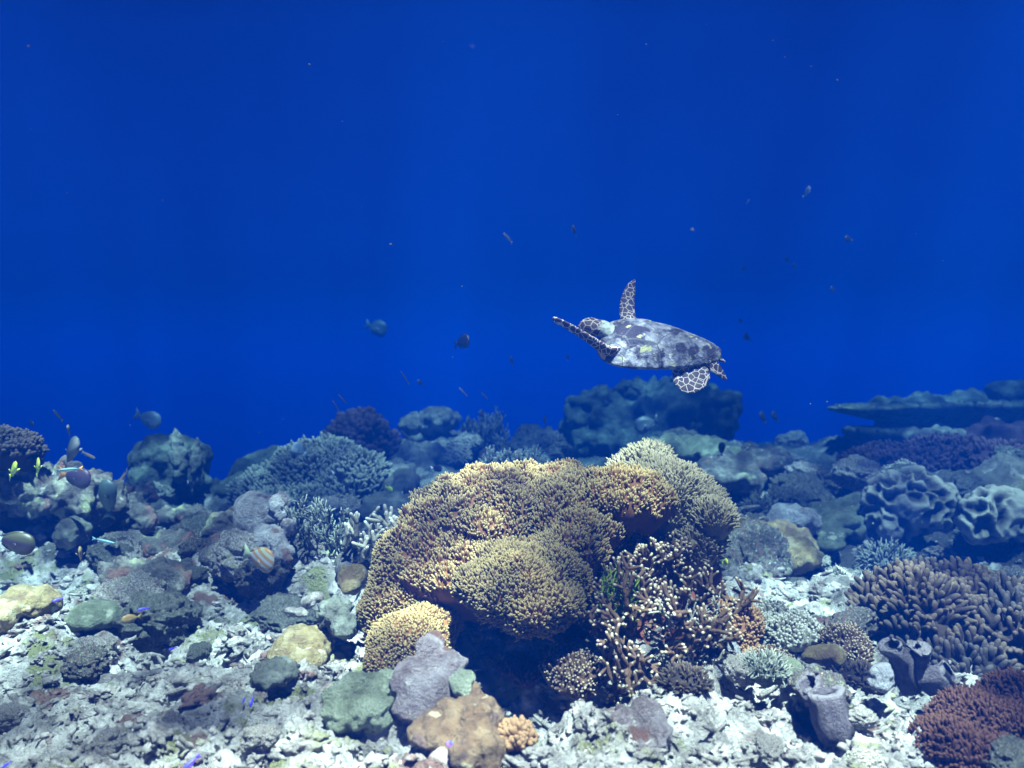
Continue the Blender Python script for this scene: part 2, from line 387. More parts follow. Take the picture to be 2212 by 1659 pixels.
# loose coral rubble, past counting
def rubble_mesh(n, seed, d0, d1, x0, x1, s0, s1, sub=1, mb=None, rough=.3):
    r = np.random.default_rng(seed); mb = mb or MB(); V0, F0 = ico(sub)
    d = d0 * (d1 / d0) ** r.random(n); px = x0 + (x1 - x0) * r.random(n); x = (px - 1106) / F * d
    z = ground(x, d); s = (s0 + (s1 - s0) * r.random(n) ** 2.2) * (d / 2.4) ** .5
    protos = []
    for k in range(14):
        v = V0 * (1 + .55 * vn(V0 * 1.7 + k * 9)[:, None] + .34 * vn(V0 * 4.2 + k * 5)[:, None] + rough * (.45 - worley(V0 * 3.5 + k))[:, None] + .12 * vn(V0 * 11 + k)[:, None]) * np.array([1.1 + .5 * r.random(), .8, .65]); protos.append(v)
    for i in range(n):
        a, b, c = r.random(3) * 6.28
        Mx = np.array(Matrix.Rotation(a, 3, 'Z') @ Matrix.Rotation((b - 3.1) * .25, 3, 'X'))
        v = protos[i % 14] * s[i] @ Mx.T + np.array([x[i], d[i], z[i] - s[i] * .05]); mb.add(v, F0)
    # broken sticks
    m = n // 14
    d = d0 * (d1 / d0) ** r.random(m); px = x0 + (x1 - x0) * r.random(m); x = (px - 1106) / F * d; z = ground(x, d)
    a = r.random(m) * 6.28; D = np.stack([np.cos(a), np.sin(a), (r.random(m) - .35) * .6], 1)
    sc = (d / 2.4) ** .5
    fingers(mb, np.stack([x, d, z + .006], 1), D, (.015 + .045 * r.random(m)) * sc, (.004 + .006 * r.random(m)) * sc, k=5, bend=.5)
    return mb
ru = rubble_mesh(17000, 3, 1.5, 5.0, -200, 2400, .003, .014, 1); rubble_mesh(900, 5, 1.5, 5.0, -200, 2400, .014, .045, 3, ru, .55)
tag(ru.build('coral_rubble', M['rubble']), kind='stuff')
# ------------------------------------------------------------------ coral builders
def ell(c, r, rot=0.0, sub=4):
    """ellipsoid verts; rot turns it in the x-z plane"""
    V, Fc = ico(sub); v = V * np.array(r)
    if rot:
        a = R(rot); v = np.stack([v[:, 0] * math.cos(a) - v[:, 2] * math.sin(a), v[:, 1], v[:, 0] * math.sin(a) + v[:, 2] * math.cos(a)], 1)
    return v + np.array(c), Fc

def E(px, py, d, rx, rz, ry, rot=0.0):
    """ellipsoid given by its picture centre and half sizes in pixels at distance d, depth half size ry in metres"""
    s = d / F; return (P(px, py, d), (rx * s, ry, rz * s), rot)

def fuse(ells, voxel, amp=0.0, freq=6.0, knob=0.0, kfreq=12.0, seed=0.0):
    """fuse ellipsoids into ONE closed surface, then roughen it"""
    mb = MB()
    for (c, r, rot) in ells:
        v, f = ell(c, r, rot); mb.add(v, f)
    V, Fc, _ = mb.arrays(); me = make_mesh('tmp', V, Fc)
    return refine(me, voxel, amp, freq, knob, kfreq, seed)

def refine(me, voxel, amp, freq, knob, kfreq, seed, smooth=2):
    o = bpy.data.objects.new('tmp', me); COL.objects.link(o)
    md = o.modifiers.new('r', 'REMESH'); md.mode = 'VOXEL'; md.voxel_size = voxel
    if smooth:
        sm = o.modifiers.new('s', 'SMOOTH'); sm.iterations = smooth; sm.factor = .6
    dg = bpy.context.evaluated_depsgraph_get(); ev = o.evaluated_get(dg); e = ev.to_mesh()
    n = len(e.vertices); V = np.empty(n * 3, np.float32); e.vertices.foreach_get('co', V); V = V.reshape(-1, 3).astype(float)
    N = np.empty(n * 3, np.float32); e.vertices.foreach_get('normal', N); N = N.reshape(-1, 3).astype(float)
    q = np.array([p.vertices[:] for p in e.polygons if len(p.vertices) == 4]); t = np.array([p.vertices[:] for p in e.polygons if len(p.vertices) == 3])
    ev.to_mesh_clear(); bpy.data.objects.remove(o); bpy.data.meshes.remove(me)
    dsp = np.zeros(n)
    if amp: dsp += amp * fbm(V * freq + seed, 4)
    if knob: dsp += knob * (0.5 - worley(V * kfreq + seed))
    V = V + N * dsp[:, None]
    return V, q, t, N

def sample(V, q, t, n, seed=1):
    r = np.random.default_rng(seed)
    T = [t] if len(t) else []
    if len(q): T += [q[:, [0, 1, 2]], q[:, [0, 2, 3]]]
    T = np.concatenate(T); a, b, c = V[T[:, 0]], V[T[:, 1]], V[T[:, 2]]
    cr = np.cross(b - a, c - a); ar = np.linalg.norm(cr, axis=1); k = r.choice(len(T), n, p=ar / ar.sum())
    u, w = r.random((2, n)); fl = u + w > 1; u[fl] = 1 - u[fl]; w[fl] = 1 - w[fl]
    return a[k] + (b[k] - a[k]) * u[:, None] + (c[k] - a[k]) * w[:, None], nrm(cr[k])

def polyp_lobe(name, ells, parent, m, n, L, Rd, voxel=.012, amp=.03, freq=7, knob=.02, kfreq=9, up=.8, seed=0.0, cut=-.25, k=6, jit=.25, clump=0, keep=None):
    """a fused lobe wearing fingers; one mesh"""
    V, q, t, N = fuse(ells, voxel, amp, freq, knob, kfreq, seed)
    mb = MB(); mb.add(V, t if len(t) else None, q, np.zeros(len(V)))
    p, nn = sample(V, q, t, n, int(seed * 10) + 5)
    ok = nn[:, 2] > cut
    if keep is not None: ok &= keep(p)
    p, nn = p[ok], nn[ok]; D = nrm(nn + np.array([0, 0, up]) + jit * rng.normal(size=p.shape))
    g = 1 + .35 * fbm(p * 14 + 3, 2)
    if clump: g *= np.clip(1.35 - clump * worley(p * 26), .25, 2)
    fingers(mb, p - nn * L * .12, D, L * g * (0.75 + .5 * rng.random(len(p))), Rd * (.8 + .4 * rng.random(len(p))), k=k)
    o = mb.build(name, m, parent)
    return o

def colony(name, label, cat, px, py, d, **kw):
    loc = P(px, py, d); return empty(name, loc, label, cat, kw.get('group'))

def solid(name, label, cat, ells, m, voxel=.01, amp=.01, freq=8, knob=0, kfreq=12, seed=0.0, parent=None, group=None, micro=1.0):
    V, q, t, N = fuse(ells, voxel * .8, amp, freq, knob, kfreq, seed)
    g = 1 / voxel; mic = voxel * micro * (fbm(V * g * .16 + seed, 3) * 2.0 + .9 * (.45 - worley(V * g * .22 + seed)) + .5 * fbm(V * g * .45 + seed, 2))
    V = V + N * mic[:, None]
    mb = MB(); mb.add(V, t if len(t) else None, q)
    o = mb.build(name, m, parent)
    if parent is None:
        c = V.mean(0); c[2] = V[:, 2].min(); center_origin(o, c); tag(o, label, cat, group)
    return o

def branches(mb, root, D, length, rad, depth, spread=.6, k=7, up=.25, taper=.8, fork=(2, 3), rnd=None):
    r = rnd; D = nrm(D); pts = [root]; c = np.array(root, float); dd = D.copy(); n = 4
    for i in range(n):
        dd = nrm(dd + r.normal(size=3) * .13 + np.array([0, 0, up * .25])); c = c + dd * length / n; pts.append(c.copy())
    last = depth == 0
    tube(mb, pts, np.linspace(rad, rad * (taper if not last else .72), n + 1), k, t0=0 if not last else .1, t1=1.0 if last else .3, cap=True)
    if last: return
    for j in range(int(r.integers(fork[0], fork[1] + 1))):
        nd = nrm(dd + r.normal(size=3) * spread + np.array([0, 0, up]))
        s = c if j < 2 else np.array(pts[2])
        branches(mb, s - nd * rad * .3, nd, length * (.62 + .4 * r.random()), rad * taper, depth - 1, spread, k, up, taper, fork, r)

def thicket(roots, dirs, length, rad, depth, seed, **kw):
    mb = MB(); r = np.random.default_rng(seed)
    for a, b in zip(roots, dirs): branches(mb, np.array(a, float), np.array(b, float), length * (.8 + .4 * r.random()), rad, depth, rnd=r, **kw)
    return mb

# ------------------------------------------------------------------ the big leather coral in the middle
big = colony('leather_coral', 'huge yellow-brown folded soft coral with thousands of finger polyps, in the middle of the reef', 'soft coral', 1130, 1500, 2.75)
polyp_lobe('upper_lobe', [E(1060, 1150, 2.85, 205, 130, .26), E(950, 1142, 2.95, 92, 92, .22), E(1190, 1098, 3.0, 165, 82, .24), E(1060, 1250, 2.70, 160, 72, .22),
                          E(1300, 1085, 2.78, 125, 50, .16, 14), E(1370, 1080, 2.76, 62, 40, .12), E(1225, 1210, 2.60, 64, 100, .15), E(1230, 1130, 2.72, 95, 70, .17), E(905, 1230, 2.8, 75, 110, .2), E(1100, 1212, 2.62, 120, 42, .14)],
           big, M['leather'], 24000, .024, .0039, amp=.065, freq=5.0, knob=.055, kfreq=11, seed=1.0, clump=.85, k=5, up=1.2, jit=.2)
polyp_lobe('front_lobe', [E(1128, 1266, 2.46, 112, 70, .15), E(1158, 1298, 2.42, 78, 54, .13), E(1058, 1258, 2.50, 70, 44, .12), E(1190, 1232, 2.52, 68, 66, .13)],
           big, M['leather'], 12000, .020, .0036, amp=.04, freq=5, knob=.035, kfreq=13, seed=2.0, cut=-.92, clump=.4, k=5, up=1.0, jit=.18)
polyp_lobe('back_lobe', [E(1430, 1088, 3.05, 108, 94, .22), E(1380, 1022, 3.2, 70, 46, .16), E(1510, 1115, 3.0, 55, 60, .2), E(1475, 1175, 3.0, 70, 90, .2)],
           big, M['leather_grey_shaded'], 11000, .024, .0042, amp=.04, freq=6, knob=.04, kfreq=7, seed=3.0, clump=.4, k=5)
polyp_lobe('left_flank', [E(852, 1235, 2.75, 50, 85, .12), E(832, 1320, 2.7, 42, 80, .12), E(880, 1300, 2.7, 80, 60, .12)],
           big, M['leather'], 5600, .016, .0036, amp=.02, knob=.02, kfreq=10, seed=4.0, cut=-.5, k=5)
polyp_lobe('lower_lobe', [E(888, 1392, 2.5, 92, 62, .12, 8), E(850, 1425, 2.45, 55, 38, .09), E(925, 1345, 2.58, 65, 40, .12)],
           big, M['leather'], 5200, .012, .0034, amp=.015, knob=.012, kfreq=10, seed=5.0, cut=-.6, k=5)
# the rock it grows from
solid('rock_base', 'x', 'x', [E(1120, 1420, 2.95, 220, 130, .25), E(1300, 1330, 3.0, 220, 170, .25), E(900, 1400, 2.85, 110, 80, .2), E(1400, 1250, 3.1, 150, 150, .22)], M['leather_under'], voxel=.02, amp=.05, freq=7, knob=.03, kfreq=12, parent=big)

# ------------------------------------------------------------------ brown branching coral with white tips, right of it
bc = colony('branching_coral', 'brown branching coral with white tips, growing under the right side of the big soft coral', 'branching coral', 1430, 1420, 2.5)
r_ = np.random.default_rng(11); roots, dirs = [], []
for (px, py, d, dx, dz) in [(1360, 1300, 2.6, -.35, .9), (1400, 1290, 2.65, .1, 1), (1440, 1280, 2.65, .35, .9), (1330, 1340, 2.5, -.7, .6), (1300, 1370, 2.5, -.8, .2), (1360, 1370, 2.4, -.3, .5),
                            (1410, 1350, 2.4, .1, .7), (1470, 1340, 2.5, .6, .6), (1490, 1310, 2.6, .8, .5), (1450, 1390, 2.4, .4, .3), (1350, 1400, 2.38, -.4, -.5), (1320, 1290, 2.7, -.5, .8),
                            (1500, 1390, 2.4, .7, .1), (1460, 1250, 2.75, .5, .8), (1390, 1240, 2.7, -.1, 1), (1380, 1420, 2.35, -.1, -.6), (1290, 1320, 2.6, -.6, .5), (1340, 1240, 2.75, -.5, .8), (1520, 1350, 2.6, .8, .4)]:
    roots.append(P(px, py, d)); dirs.append((dx, -.45, dz))
tk = thicket(roots + [np.array(a) + .028 * r_.normal(size=3) for a in roots * 2], dirs + [(a + .4 * r_.normal(), b, c + .3 * r_.normal()) for a, b, c in dirs * 2], .050, .0080, 3, 12, spread=.70, up=.22, taper=.88, fork=(2, 4))
tk.build('branches', M['branch'], bc)
solid('stalk', 'x', 'x', [E(1400, 1330, 2.75, 130, 100, .15), E(1380, 1420, 2.7, 120, 90, .14)], M['leather_under'], voxel=.02, amp=.03, parent=bc)
# a finer thicket just below
bc2 = colony('branching_coral', 'small lilac-tipped twig coral in front of the brown branching coral', 'branching coral', 1480, 1450, 2.25)
roots = [P(1440 + 105 * r_.random(), 1340 + 130 * r_.random(), 2.35 + .1 * r_.random()) for _ in range(26)]
thicket(roots, [(r_.normal() * .5, -.5, .6 + .3 * r_.random()) for _ in roots], .032, .0042, 2, 14, spread=.6, up=.2, fork=(2, 3)).build('branches', M['branch_grey'], bc2)
ag = MB(); b_ = np.array([P(1300 + 75 * r_.random(), 1250 + 110 * r_.random(), 2.42) for _ in range(130)])
fingers(ag, b_, np.array([[.0, -.2, 1]]) + .4 * r_.normal(size=(130, 3)), .035, .0025, k=4, bend=.6)
tag(ag.build('green_alga', M['alga']), 'tuft of thin green algae caught in the brown branching coral', 'algae')

# pale-tipped stubby branching coral left of the big coral
lc = colony('branching_coral', 'grey stubby branching coral with pale tips, left of the big soft coral', 'branching coral', 800, 1190, 3.3)
roots = [P(735 + 120 * r_.random(), 1150 + 70 * r_.random(), 3.25 + .3 * r_.random()) for _ in range(34)]
thicket(roots, [(r_.normal() * .5, -.2, .9) for _ in roots], .055, .0105, 1, 15, spread=.7, up=.3, taper=.85, fork=(2, 3)).build('branches', M['branch_grey'], lc)
solid('base', 'x', 'x', [E(800, 1230, 3.5, 75, 60, .15)], M['rock'], voxel=.02, amp=.03, parent=lc)
lv = colony('twig_coral', 'bluish bed of thin twig coral between the round grey coral and the stubby branching coral', 'branching coral', 690, 1170, 3.6)
roots = [P(625 + 120 * r_.random(), 1120 + 90 * r_.random(), 3.55 + .3 * r_.random()) for _ in range(60)]
thicket(roots, [(r_.normal() * .5, -.3, .9) for _ in roots], .045, .0048, 2, 16, spread=.5, up=.3, fork=(2, 3)).build('branches', M['bush'], lv)
solid('base', 'x', 'x', [E(690, 1220, 3.8, 90, 60, .15)], M['rock'], voxel=.02, amp=.03, parent=lv)

# ------------------------------------------------------------------ foreground boulders and massive corals
solid('massive_coral', 'yellow-brown rounded boulder coral on white rubble, left of the big soft coral', 'hard coral',
      [E(655, 1385, 2.7, 52, 42, .09), E(625, 1402, 2.66, 40, 30, .08), E(685, 1400, 2.68, 34, 42, .08), E(655, 1420, 2.6, 45, 24, .07)], M['yellow_dome'], .008, .016, 13, knob=.01, kfreq=14, micro=1.1, seed=1)
solid('massive_coral', 'pale green lumpy dome coral at the bottom, left of the lavender coral', 'hard coral',
      [E(775, 1505, 2.15, 62, 42, .08), E(820, 1490, 2.2, 40, 38, .08), E(740, 1540, 2.1, 38, 44, .07), E(790, 1535, 2.08, 50, 34, .06), E(815, 1540, 2.12, 36, 30, .06)], M['pale_green'], .007, .016, 14, knob=.014, kfreq=14, micro=1.8, seed=2)
lav = colony('massive_coral', 'lavender-grey lobed coral standing on the brown domes at the bottom centre', 'hard coral', 930, 1500, 2.2)
solid('upper_lobe', 'x', 'x', [E(925, 1410, 2.25, 30, 42, .06), E(905, 1450, 2.2, 48, 32, .07), E(960, 1440, 2.22, 42, 28, .06), E(925, 1500, 2.12, 66, 48, .07), E(970, 1490, 2.14, 44, 40, .06), E(870, 1475, 2.15, 26, 28, .05), E(900, 1530, 2.08, 55, 30, .06)], M['lavender'], .0065, .020, 15, knob=.020, kfreq=17, seed=3, parent=lav)
solid('shoulder_knob', 'x', 'x', [E(868, 1530, 2.12, 22, 40, .05)], M['lavender'], .0065, .012, 20, knob=.01, kfreq=22, seed=3.5, parent=lav)
bd = colony('massive_coral', 'shiny brown double-lobed dome coral at the bottom centre edge', 'hard coral', 980, 1640, 1.95)
solid('left_lobe', 'x', 'x', [E(935, 1580, 1.98, 62, 34, .07), E(975, 1590, 1.98, 50, 40, .07), E(990, 1545, 2.02, 40, 34, .06)], M['brown_dome'], .0065, .016, 13, knob=.014, kfreq=15, micro=1.3, seed=4, parent=bd)
solid('right_lobe', 'x', 'x', [E(1035, 1565, 2.0, 48, 62, .07), E(1050, 1610, 1.93, 42, 48, .07), E(1010, 1620, 1.9, 36, 36, .06), E(1015, 1520, 2.06, 32, 34, .06)], M['brown_dome'], .0065, .016, 13, knob=.014, kfreq=15, micro=1.3, seed=5, parent=bd)
solid('pale_crown', 'x', 'x', [E(1003, 1478, 2.08, 27, 27, .05)], M['pale_green'], .006, .004, 20, seed=6, parent=bd)

solid('massive_coral', 'round smooth grey dome coral in the middle left, behind the lumpy white rock', 'hard coral',
      [E(562, 1118, 3.9, 56, 52, .12), E(548, 1100, 3.95, 40, 36, .1)], M['white_rock'], .012, .008, 8, micro=.6, seed=7)
solid('massive_coral', 'half-hidden yellowish dome coral touching the round grey dome coral', 'hard coral',
      [E(520, 1120, 4.2, 30, 34, .1)], M['yellow_dome'], .012, .008, 8, micro=.6, seed=8)
solid('reef_rock', 'white knobbly rock standing right of the orange-striped fish', 'rock',
      [E(580, 1165, 3.55, 38, 28, .08), E(608, 1100, 3.75, 17, 38, .06), E(560, 1160, 3.6, 25, 30, .07), E(598, 1190, 3.5, 22, 34, .07), E(625, 1135, 3.6, 14, 20, .05), E(615, 1200, 3.45, 18, 22, .06)], M['white_rock'], .009, .018, 14, knob=.012, kfreq=22, seed=9)
solid('reef_rock', 'tall brown rock pillar with a pale crust, left of the round grey dome coral', 'rock',
      [E(478, 1145, 3.8, 34, 34, .09), E(485, 1185, 3.7, 32, 40, .09), E(480, 1120, 3.8, 26, 18, .08), E(470, 1205, 3.65, 40, 26, .1)], M['rock'], .010, .022, 12, knob=.02, kfreq=20, seed=10)
solid('massive_coral', 'smooth olive-green mound coral with a white patch, left foreground rubble', 'hard coral',
      [E(208, 1325, 3.0, 48, 30, .09), E(190, 1338, 2.95, 40, 22, .08), E(235, 1335, 3.0, 25, 20, .07)], M['green_dome'], .009, .01, 10, micro=.6, seed=11)
solid('reef_rock', 'orange-tinged dome rock wearing fine nodules at the left picture edge', 'rock',
      [E(60, 1305, 2.95, 60, 38, .12), E(20, 1320, 2.9, 50, 40, .1)], M['yellow_dome'], .010, .022, 14, knob=.012, kfreq=26, seed=12)
solid('massive_coral', 'small tan knob coral tucked against the left flank of the big soft coral', 'hard coral',
      [E(762, 1245, 3.0, 30, 30, .08), E(755, 1262, 2.95, 26, 22, .07)], M['yellow_dome'], .009, .008, 14, seed=13)
solid('sponge', 'white stub-shaped sponge lying on dark rock above the yellow-brown boulder coral', 'sponge',
      [E(640, 1322, 2.85, 24, 7, .02, -12), E(668, 1300, 2.88, 14, 13, .025), E(684, 1290, 2.9, 15, 10, .02)], M['rubble'], .006, .004, 20, seed=14)
solid('knob_coral', 'brown nubbly coral clump directly right of the white stub sponge', 'hard coral',
      [E(720, 1325, 2.75, 40, 32, .08), E(745, 1350, 2.7, 30, 26, .07)], M['dim_dome'], .008, .012, 16, knob=.022, kfreq=40, seed=15)
solid('knob_coral', 'low dark nubbly coral patch below the yellow-brown boulder coral', 'hard coral',
      [E(590, 1452, 2.4, 52, 24, .09)], M['dim_dome'], .007, .012, 16, knob=.02, kfreq=45, seed=16)
# right foreground
solid('massive_coral', 'blue-violet cluster of rounded lumps at the bottom, right of the dark hollow', 'hard coral',
      [E(1345, 1560, 2.05, 24, 30, .05), E(1395, 1545, 2.05, 36, 34, .06), E(1420, 1585, 2.0, 32, 34, .06), E(1370, 1605, 1.98, 38, 30, .06), E(1330, 1600, 2.0, 18, 26, .05)], M['lavender'], .0065, .012, 18, knob=.014, kfreq=22, seed=17)
solid('massive_coral', 'pale bluish dome coral behind the twig coral on the right', 'hard coral',
      [E(1553, 1412, 2.45, 38, 40, .07), E(1540, 1440, 2.4, 30, 34, .06)], M['pale_dome'], .007, .008, 16, knob=.006, kfreq=40, seed=18)
polyp_lobe('soft_coral', [E(1580, 1375, 2.62, 52, 70, .1, -25), E(1560, 1340, 2.65, 40, 40, .1), E(1620, 1440, 2.55, 40, 40, .08)], None, M['orange_soft'], 2200, .018, .0042, seed=6.0, cut=-.5)
tag(bpy.context.scene.objects['soft_coral'], 'orange-brown mound of fine soft coral, right of the brown branching coral', 'soft coral')
# ------------------------------------------------------------------ reef rocks
def rock_mesh(seed, knob=.25, sub=5):
    V, Fc = ico(sub); v = V * np.array([1.25, .95, .75])
    d = .38 * fbm(V * 1.5 + seed * 7.1, 4) + knob * (.45 - worley(V * 2.6 + seed * 3.3)) + .10 * (.45 - worley(V * 7 + seed)) + .05 * fbm(V * 14 + seed, 2)
    return make_mesh('reef_rock', v + V * d[:, None], Fc)
RM = [rock_mesh(k) for k in range(9)]
for i, me in enumerate(RM): me.materials.append([M['slope'], M['rock'], M['rubble']][i % 3])
r_ = np.random.default_rng(21)
def put_rock(px, d, s, label, k=None, group=None, sink=.25, sc=(1, 1, 1)):
    k = int(r_.integers(0, len(RM))) if k is None else k
    o = bpy.data.objects.new('reef_rock', RM[k]); COL.objects.link(o); x = (px - 1106) / F * d
    o.location = (x, d, gz(x, d) + s * (.75 - sink) * .6); o.rotation_euler = (r_.random() * .5, r_.random() * .5, r_.random() * 6.28); o.scale = (s * sc[0], s * sc[1], s * sc[2])
    tag(o, label, 'rock', group); return o
zones = [(120, 640, 3.0, 5.6, 24, 'left of the big soft coral, mid distance', .05, .13), (-20, 640, 2.0, 3.0, 8, 'in the bright rubble of the left foreground', .03, .075),
         (500, 1150, 5.2, 8.2, 12, 'on the blue slope behind the big soft coral', .08, .2), (1600, 2260, 3.6, 7.5, 26, 'on the dim right-hand reef slope', .07, .2),
         (1250, 2250, 1.85, 2.9, 12, 'in the right foreground among small corals', .03, .07), (1150, 1800, 7, 10, 10, 'on the far ridge below the turtle', .12, .28)]
for (x0, x1, d0, d1, n, lab, s0, s1) in zones:
    for _ in range(n):
        d = d0 * (d1 / d0) ** r_.random()
        put_rock(x0 + (x1 - x0) * r_.random(), d, s0 + (s1 - s0) * r_.random() ** 1.6, 'grey encrusted reef rock ' + lab, group='reef rocks ' + lab)

# left outcrop
solid('reef_outcrop', 'big pale-topped rock outcrop at the left edge, under the yellow fish', 'rock',
      [E(80, 1060, 4.2, 130, 48, .25), E(175, 1075, 4.1, 65, 45, .2), E(20, 1045, 4.1, 60, 45, .2), E(60, 1130, 4.35, 150, 60, .2), E(215, 1130, 4.2, 40, 60, .14)], M['rock'], .010, .08, 9, knob=.05, kfreq=13, seed=31, micro=2.2)
polyp_lobe('finger_coral', [E(15, 975, 4.0, 58, 42, .18), E(60, 1000, 4.05, 26, 28, .1), E(10, 1010, 4.1, 60, 30, .15)], None, M['finger_brown'], 1500, .035, .0095, seed=7.0, amp=.02)
tag(S.objects['finger_coral'], 'dark finger coral bush with lit top, at the left edge above the outcrop', 'hard coral')
solid('massive_coral', 'dim round nodular dome coral in the hollow under the left outcrop', 'hard coral', [E(155, 1150, 3.9, 36, 32, .1)], M['dim_dome'], .01, .012, 12, knob=.02, kfreq=30, seed=32)
for (px, py, d, rx, rz, lab) in [(290, 1060, 5.2, 40, 26, 'rounded rubbly mound just left of the foot of the pinnacled boulder'), (285, 1105, 4.6, 48, 34, 'grey lumpy mound right of the left outcrop'),
                                 (405, 1120, 4.8, 60, 32, 'low rough mound below the pinnacled boulder'), (380, 1165, 4.1, 26, 36, 'small pale upright stub rock in the middle of the left reef'),
                                 (320, 1235, 3.5, 95, 34, 'long sloping grey slab rock left of the orange-striped fish'), (350, 1185, 4.0, 80, 32, 'smooth grey sloping slab behind the long one, under the slim pale fish')]:
    solid('reef_mound', lab, 'rock', [E(px, py + 8, d, rx, rz, rx * d / F * .8), E(px + rx * .4, py + rz * .5, d * .98, rx * .6, rz * .8, rx * d / F * .6)], M['rock'], .009, .055, 9, knob=.04, kfreq=18, seed=px, micro=1.8)
# small coral heads dotted over the slope
def head_mesh(seed, L, Rr, n, jit, k=5):
    V, Fc = ico(3); v = V * np.array([1, 1, .6]); v = v + V * (.22 * fbm(V * 2 + seed, 3))[:, None]; b = MB(); b.add(v, Fc)
    i = np.random.default_rng(seed).integers(0, len(v), n); nn = V[i]; ok = nn[:, 2] > -.3; i, nn = i[ok], nn[ok]; g = np.clip(1.3 - .9 * worley(v[i] * 2.3 + seed), .3, 1.4)
    fingers(b, v[i] - nn * .05, nrm(nn + np.array([0, 0, .4]) + jit * rng.normal(size=nn.shape)), L * g, Rr * (.8 + .4 * rng.random(len(i))), k=k)
    V, f, t = b.arrays(); return make_mesh('small_coral', V, f, t)
HM = [head_mesh(1, .45, .055, 420, .45), head_mesh(2, .30, .09, 260, .3), head_mesh(3, .6, .04, 520, .6), head_mesh(4, .2, .07, 420, .2)]
for me, m in zip(HM, ('finger_brown', 'dim_dome', 'bush', 'branch_grey')): me.materials.append(M[m])
kinds = ['brown finger', 'knobby grey', 'dark bushy', 'pale nubbly']
for (x0, x1, d0, d1, n, lab) in [(130, 720, 3.1, 6.2, 22, 'on the left slope'), (1560, 2250, 3.3, 7.2, 20, 'on the right-hand slope'), (720, 1150, 5.6, 8.4, 12, 'on the slope behind the big soft coral'), (1250, 2000, 1.9, 2.6, 4, 'in the right foreground rubble')]:
    for j in range(n):
        k = int(r_.integers(0, 4)); d = d0 * (d1 / d0) ** r_.random(); x = (x0 + (x1 - x0) * r_.random() - 1106) / F * d; s_ = (.035 + .05 * r_.random()) * (d / 3) ** .7
        o = bpy.data.objects.new('small_coral', HM[k]); COL.objects.link(o); o.location = (x, d, gz(x, d) + s_ * .35); o.rotation_euler = (r_.random() * .4 - .2, r_.random() * .4 - .2, r_.random() * 6.28); o.scale = (s_, s_, s_ * (.8 + .4 * r_.random()))
        tag(o, 'small ' + kinds[k] + ' coral head ' + lab, 'hard coral', 'small ' + kinds[k] + ' coral heads ' + lab)
# pinnacled boulder
pb = colony('coral_boulder', 'tall blue-hazed coral boulder with two pinnacles, standing against open water on the left', 'coral boulder', 365, 1080, 6.2)
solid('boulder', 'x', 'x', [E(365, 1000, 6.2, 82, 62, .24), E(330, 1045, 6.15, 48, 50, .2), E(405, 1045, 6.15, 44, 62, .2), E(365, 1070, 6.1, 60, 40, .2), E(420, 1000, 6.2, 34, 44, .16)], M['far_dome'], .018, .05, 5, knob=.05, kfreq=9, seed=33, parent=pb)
solid('pinnacle', 'x', 'x', [E(382, 968, 5.85, 12, 46, .05, 3), E(390, 1005, 5.85, 18, 36, .08)], M['dim_dome'], .012, .02, 12, knob=.02, kfreq=20, seed=34, parent=pb)
solid('pinnacle', 'x', 'x', [E(421, 980, 5.88, 9, 34, .04, -6), E(424, 1010, 5.88, 14, 32, .07)], M['dim_dome'], .012, .02, 12, knob=.02, kfreq=20, seed=35, parent=pb)
# bushy mound and what stands behind it
bm = colony('bushy_coral', 'broad mound of fine bushy coral in blue haze, left of centre', 'hard coral', 680, 1090, 6.0)
polyp_lobe('mound', [E(690, 1050, 6.0, 118, 88, .38), E(590, 1070, 6.0, 88, 60, .3), E(770, 1060, 5.8, 76, 66, .3), E(660, 1100, 5.7, 130, 50, .3)], bm, M['bush'], 7000, .055, .011, voxel=.03, amp=.07, freq=4, knob=.06, kfreq=5, seed=8.0, clump=.5, jit=.55, k=5)
solid('massive_coral', 'faint blue mound behind the bushy coral mound, at its left shoulder', 'hard coral', [E(600, 990, 7.2, 40, 30, .25), E(545, 1020, 7.0, 50, 32, .25)], M['far_dome'], .03, .05, 5, knob=.05, kfreq=6, seed=36)
solid('massive_coral', 'hazy green-blue mound at the far left foot of the bushy coral mound', 'hard coral', [E(510, 1062, 6.2, 38, 36, .2)], M['far_dome'], .02, .04, 6, knob=.05, kfreq=9, seed=37)
polyp_lobe('cauliflower_coral', [E(778, 950, 7.1, 52, 48, .26), E(745, 985, 7.1, 34, 40, .2), E(815, 975, 7.1, 32, 44, .2), E(785, 1010, 7.2, 48, 34, .24)], None, M['purple_bush'], 650, .09, .028, voxel=.03, amp=.05, freq=5, knob=.08, kfreq=6, seed=9.0, cut=-.5, jit=.35)
tag(S.objects['cauliflower_coral'], 'dark purple cauliflower coral with a white patch, on the crest left of the twin domes', 'hard coral')
td = colony('twin_dome_coral', 'twin beige dome corals on the crest, shaded underneath', 'hard coral', 940, 950, 7.5)
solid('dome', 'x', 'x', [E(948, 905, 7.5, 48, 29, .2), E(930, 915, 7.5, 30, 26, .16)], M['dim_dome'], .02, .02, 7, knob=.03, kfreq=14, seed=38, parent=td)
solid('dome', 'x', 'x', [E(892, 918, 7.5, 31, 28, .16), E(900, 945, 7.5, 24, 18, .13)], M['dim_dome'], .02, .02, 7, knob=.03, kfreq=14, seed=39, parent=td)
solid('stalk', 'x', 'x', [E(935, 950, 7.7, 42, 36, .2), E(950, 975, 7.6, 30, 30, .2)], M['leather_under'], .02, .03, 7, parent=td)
tw = colony('twig_coral', 'bluish upright twig coral bush right of the twin domes', 'branching coral', 1050, 1000, 7.2)
r2 = np.random.default_rng(41)
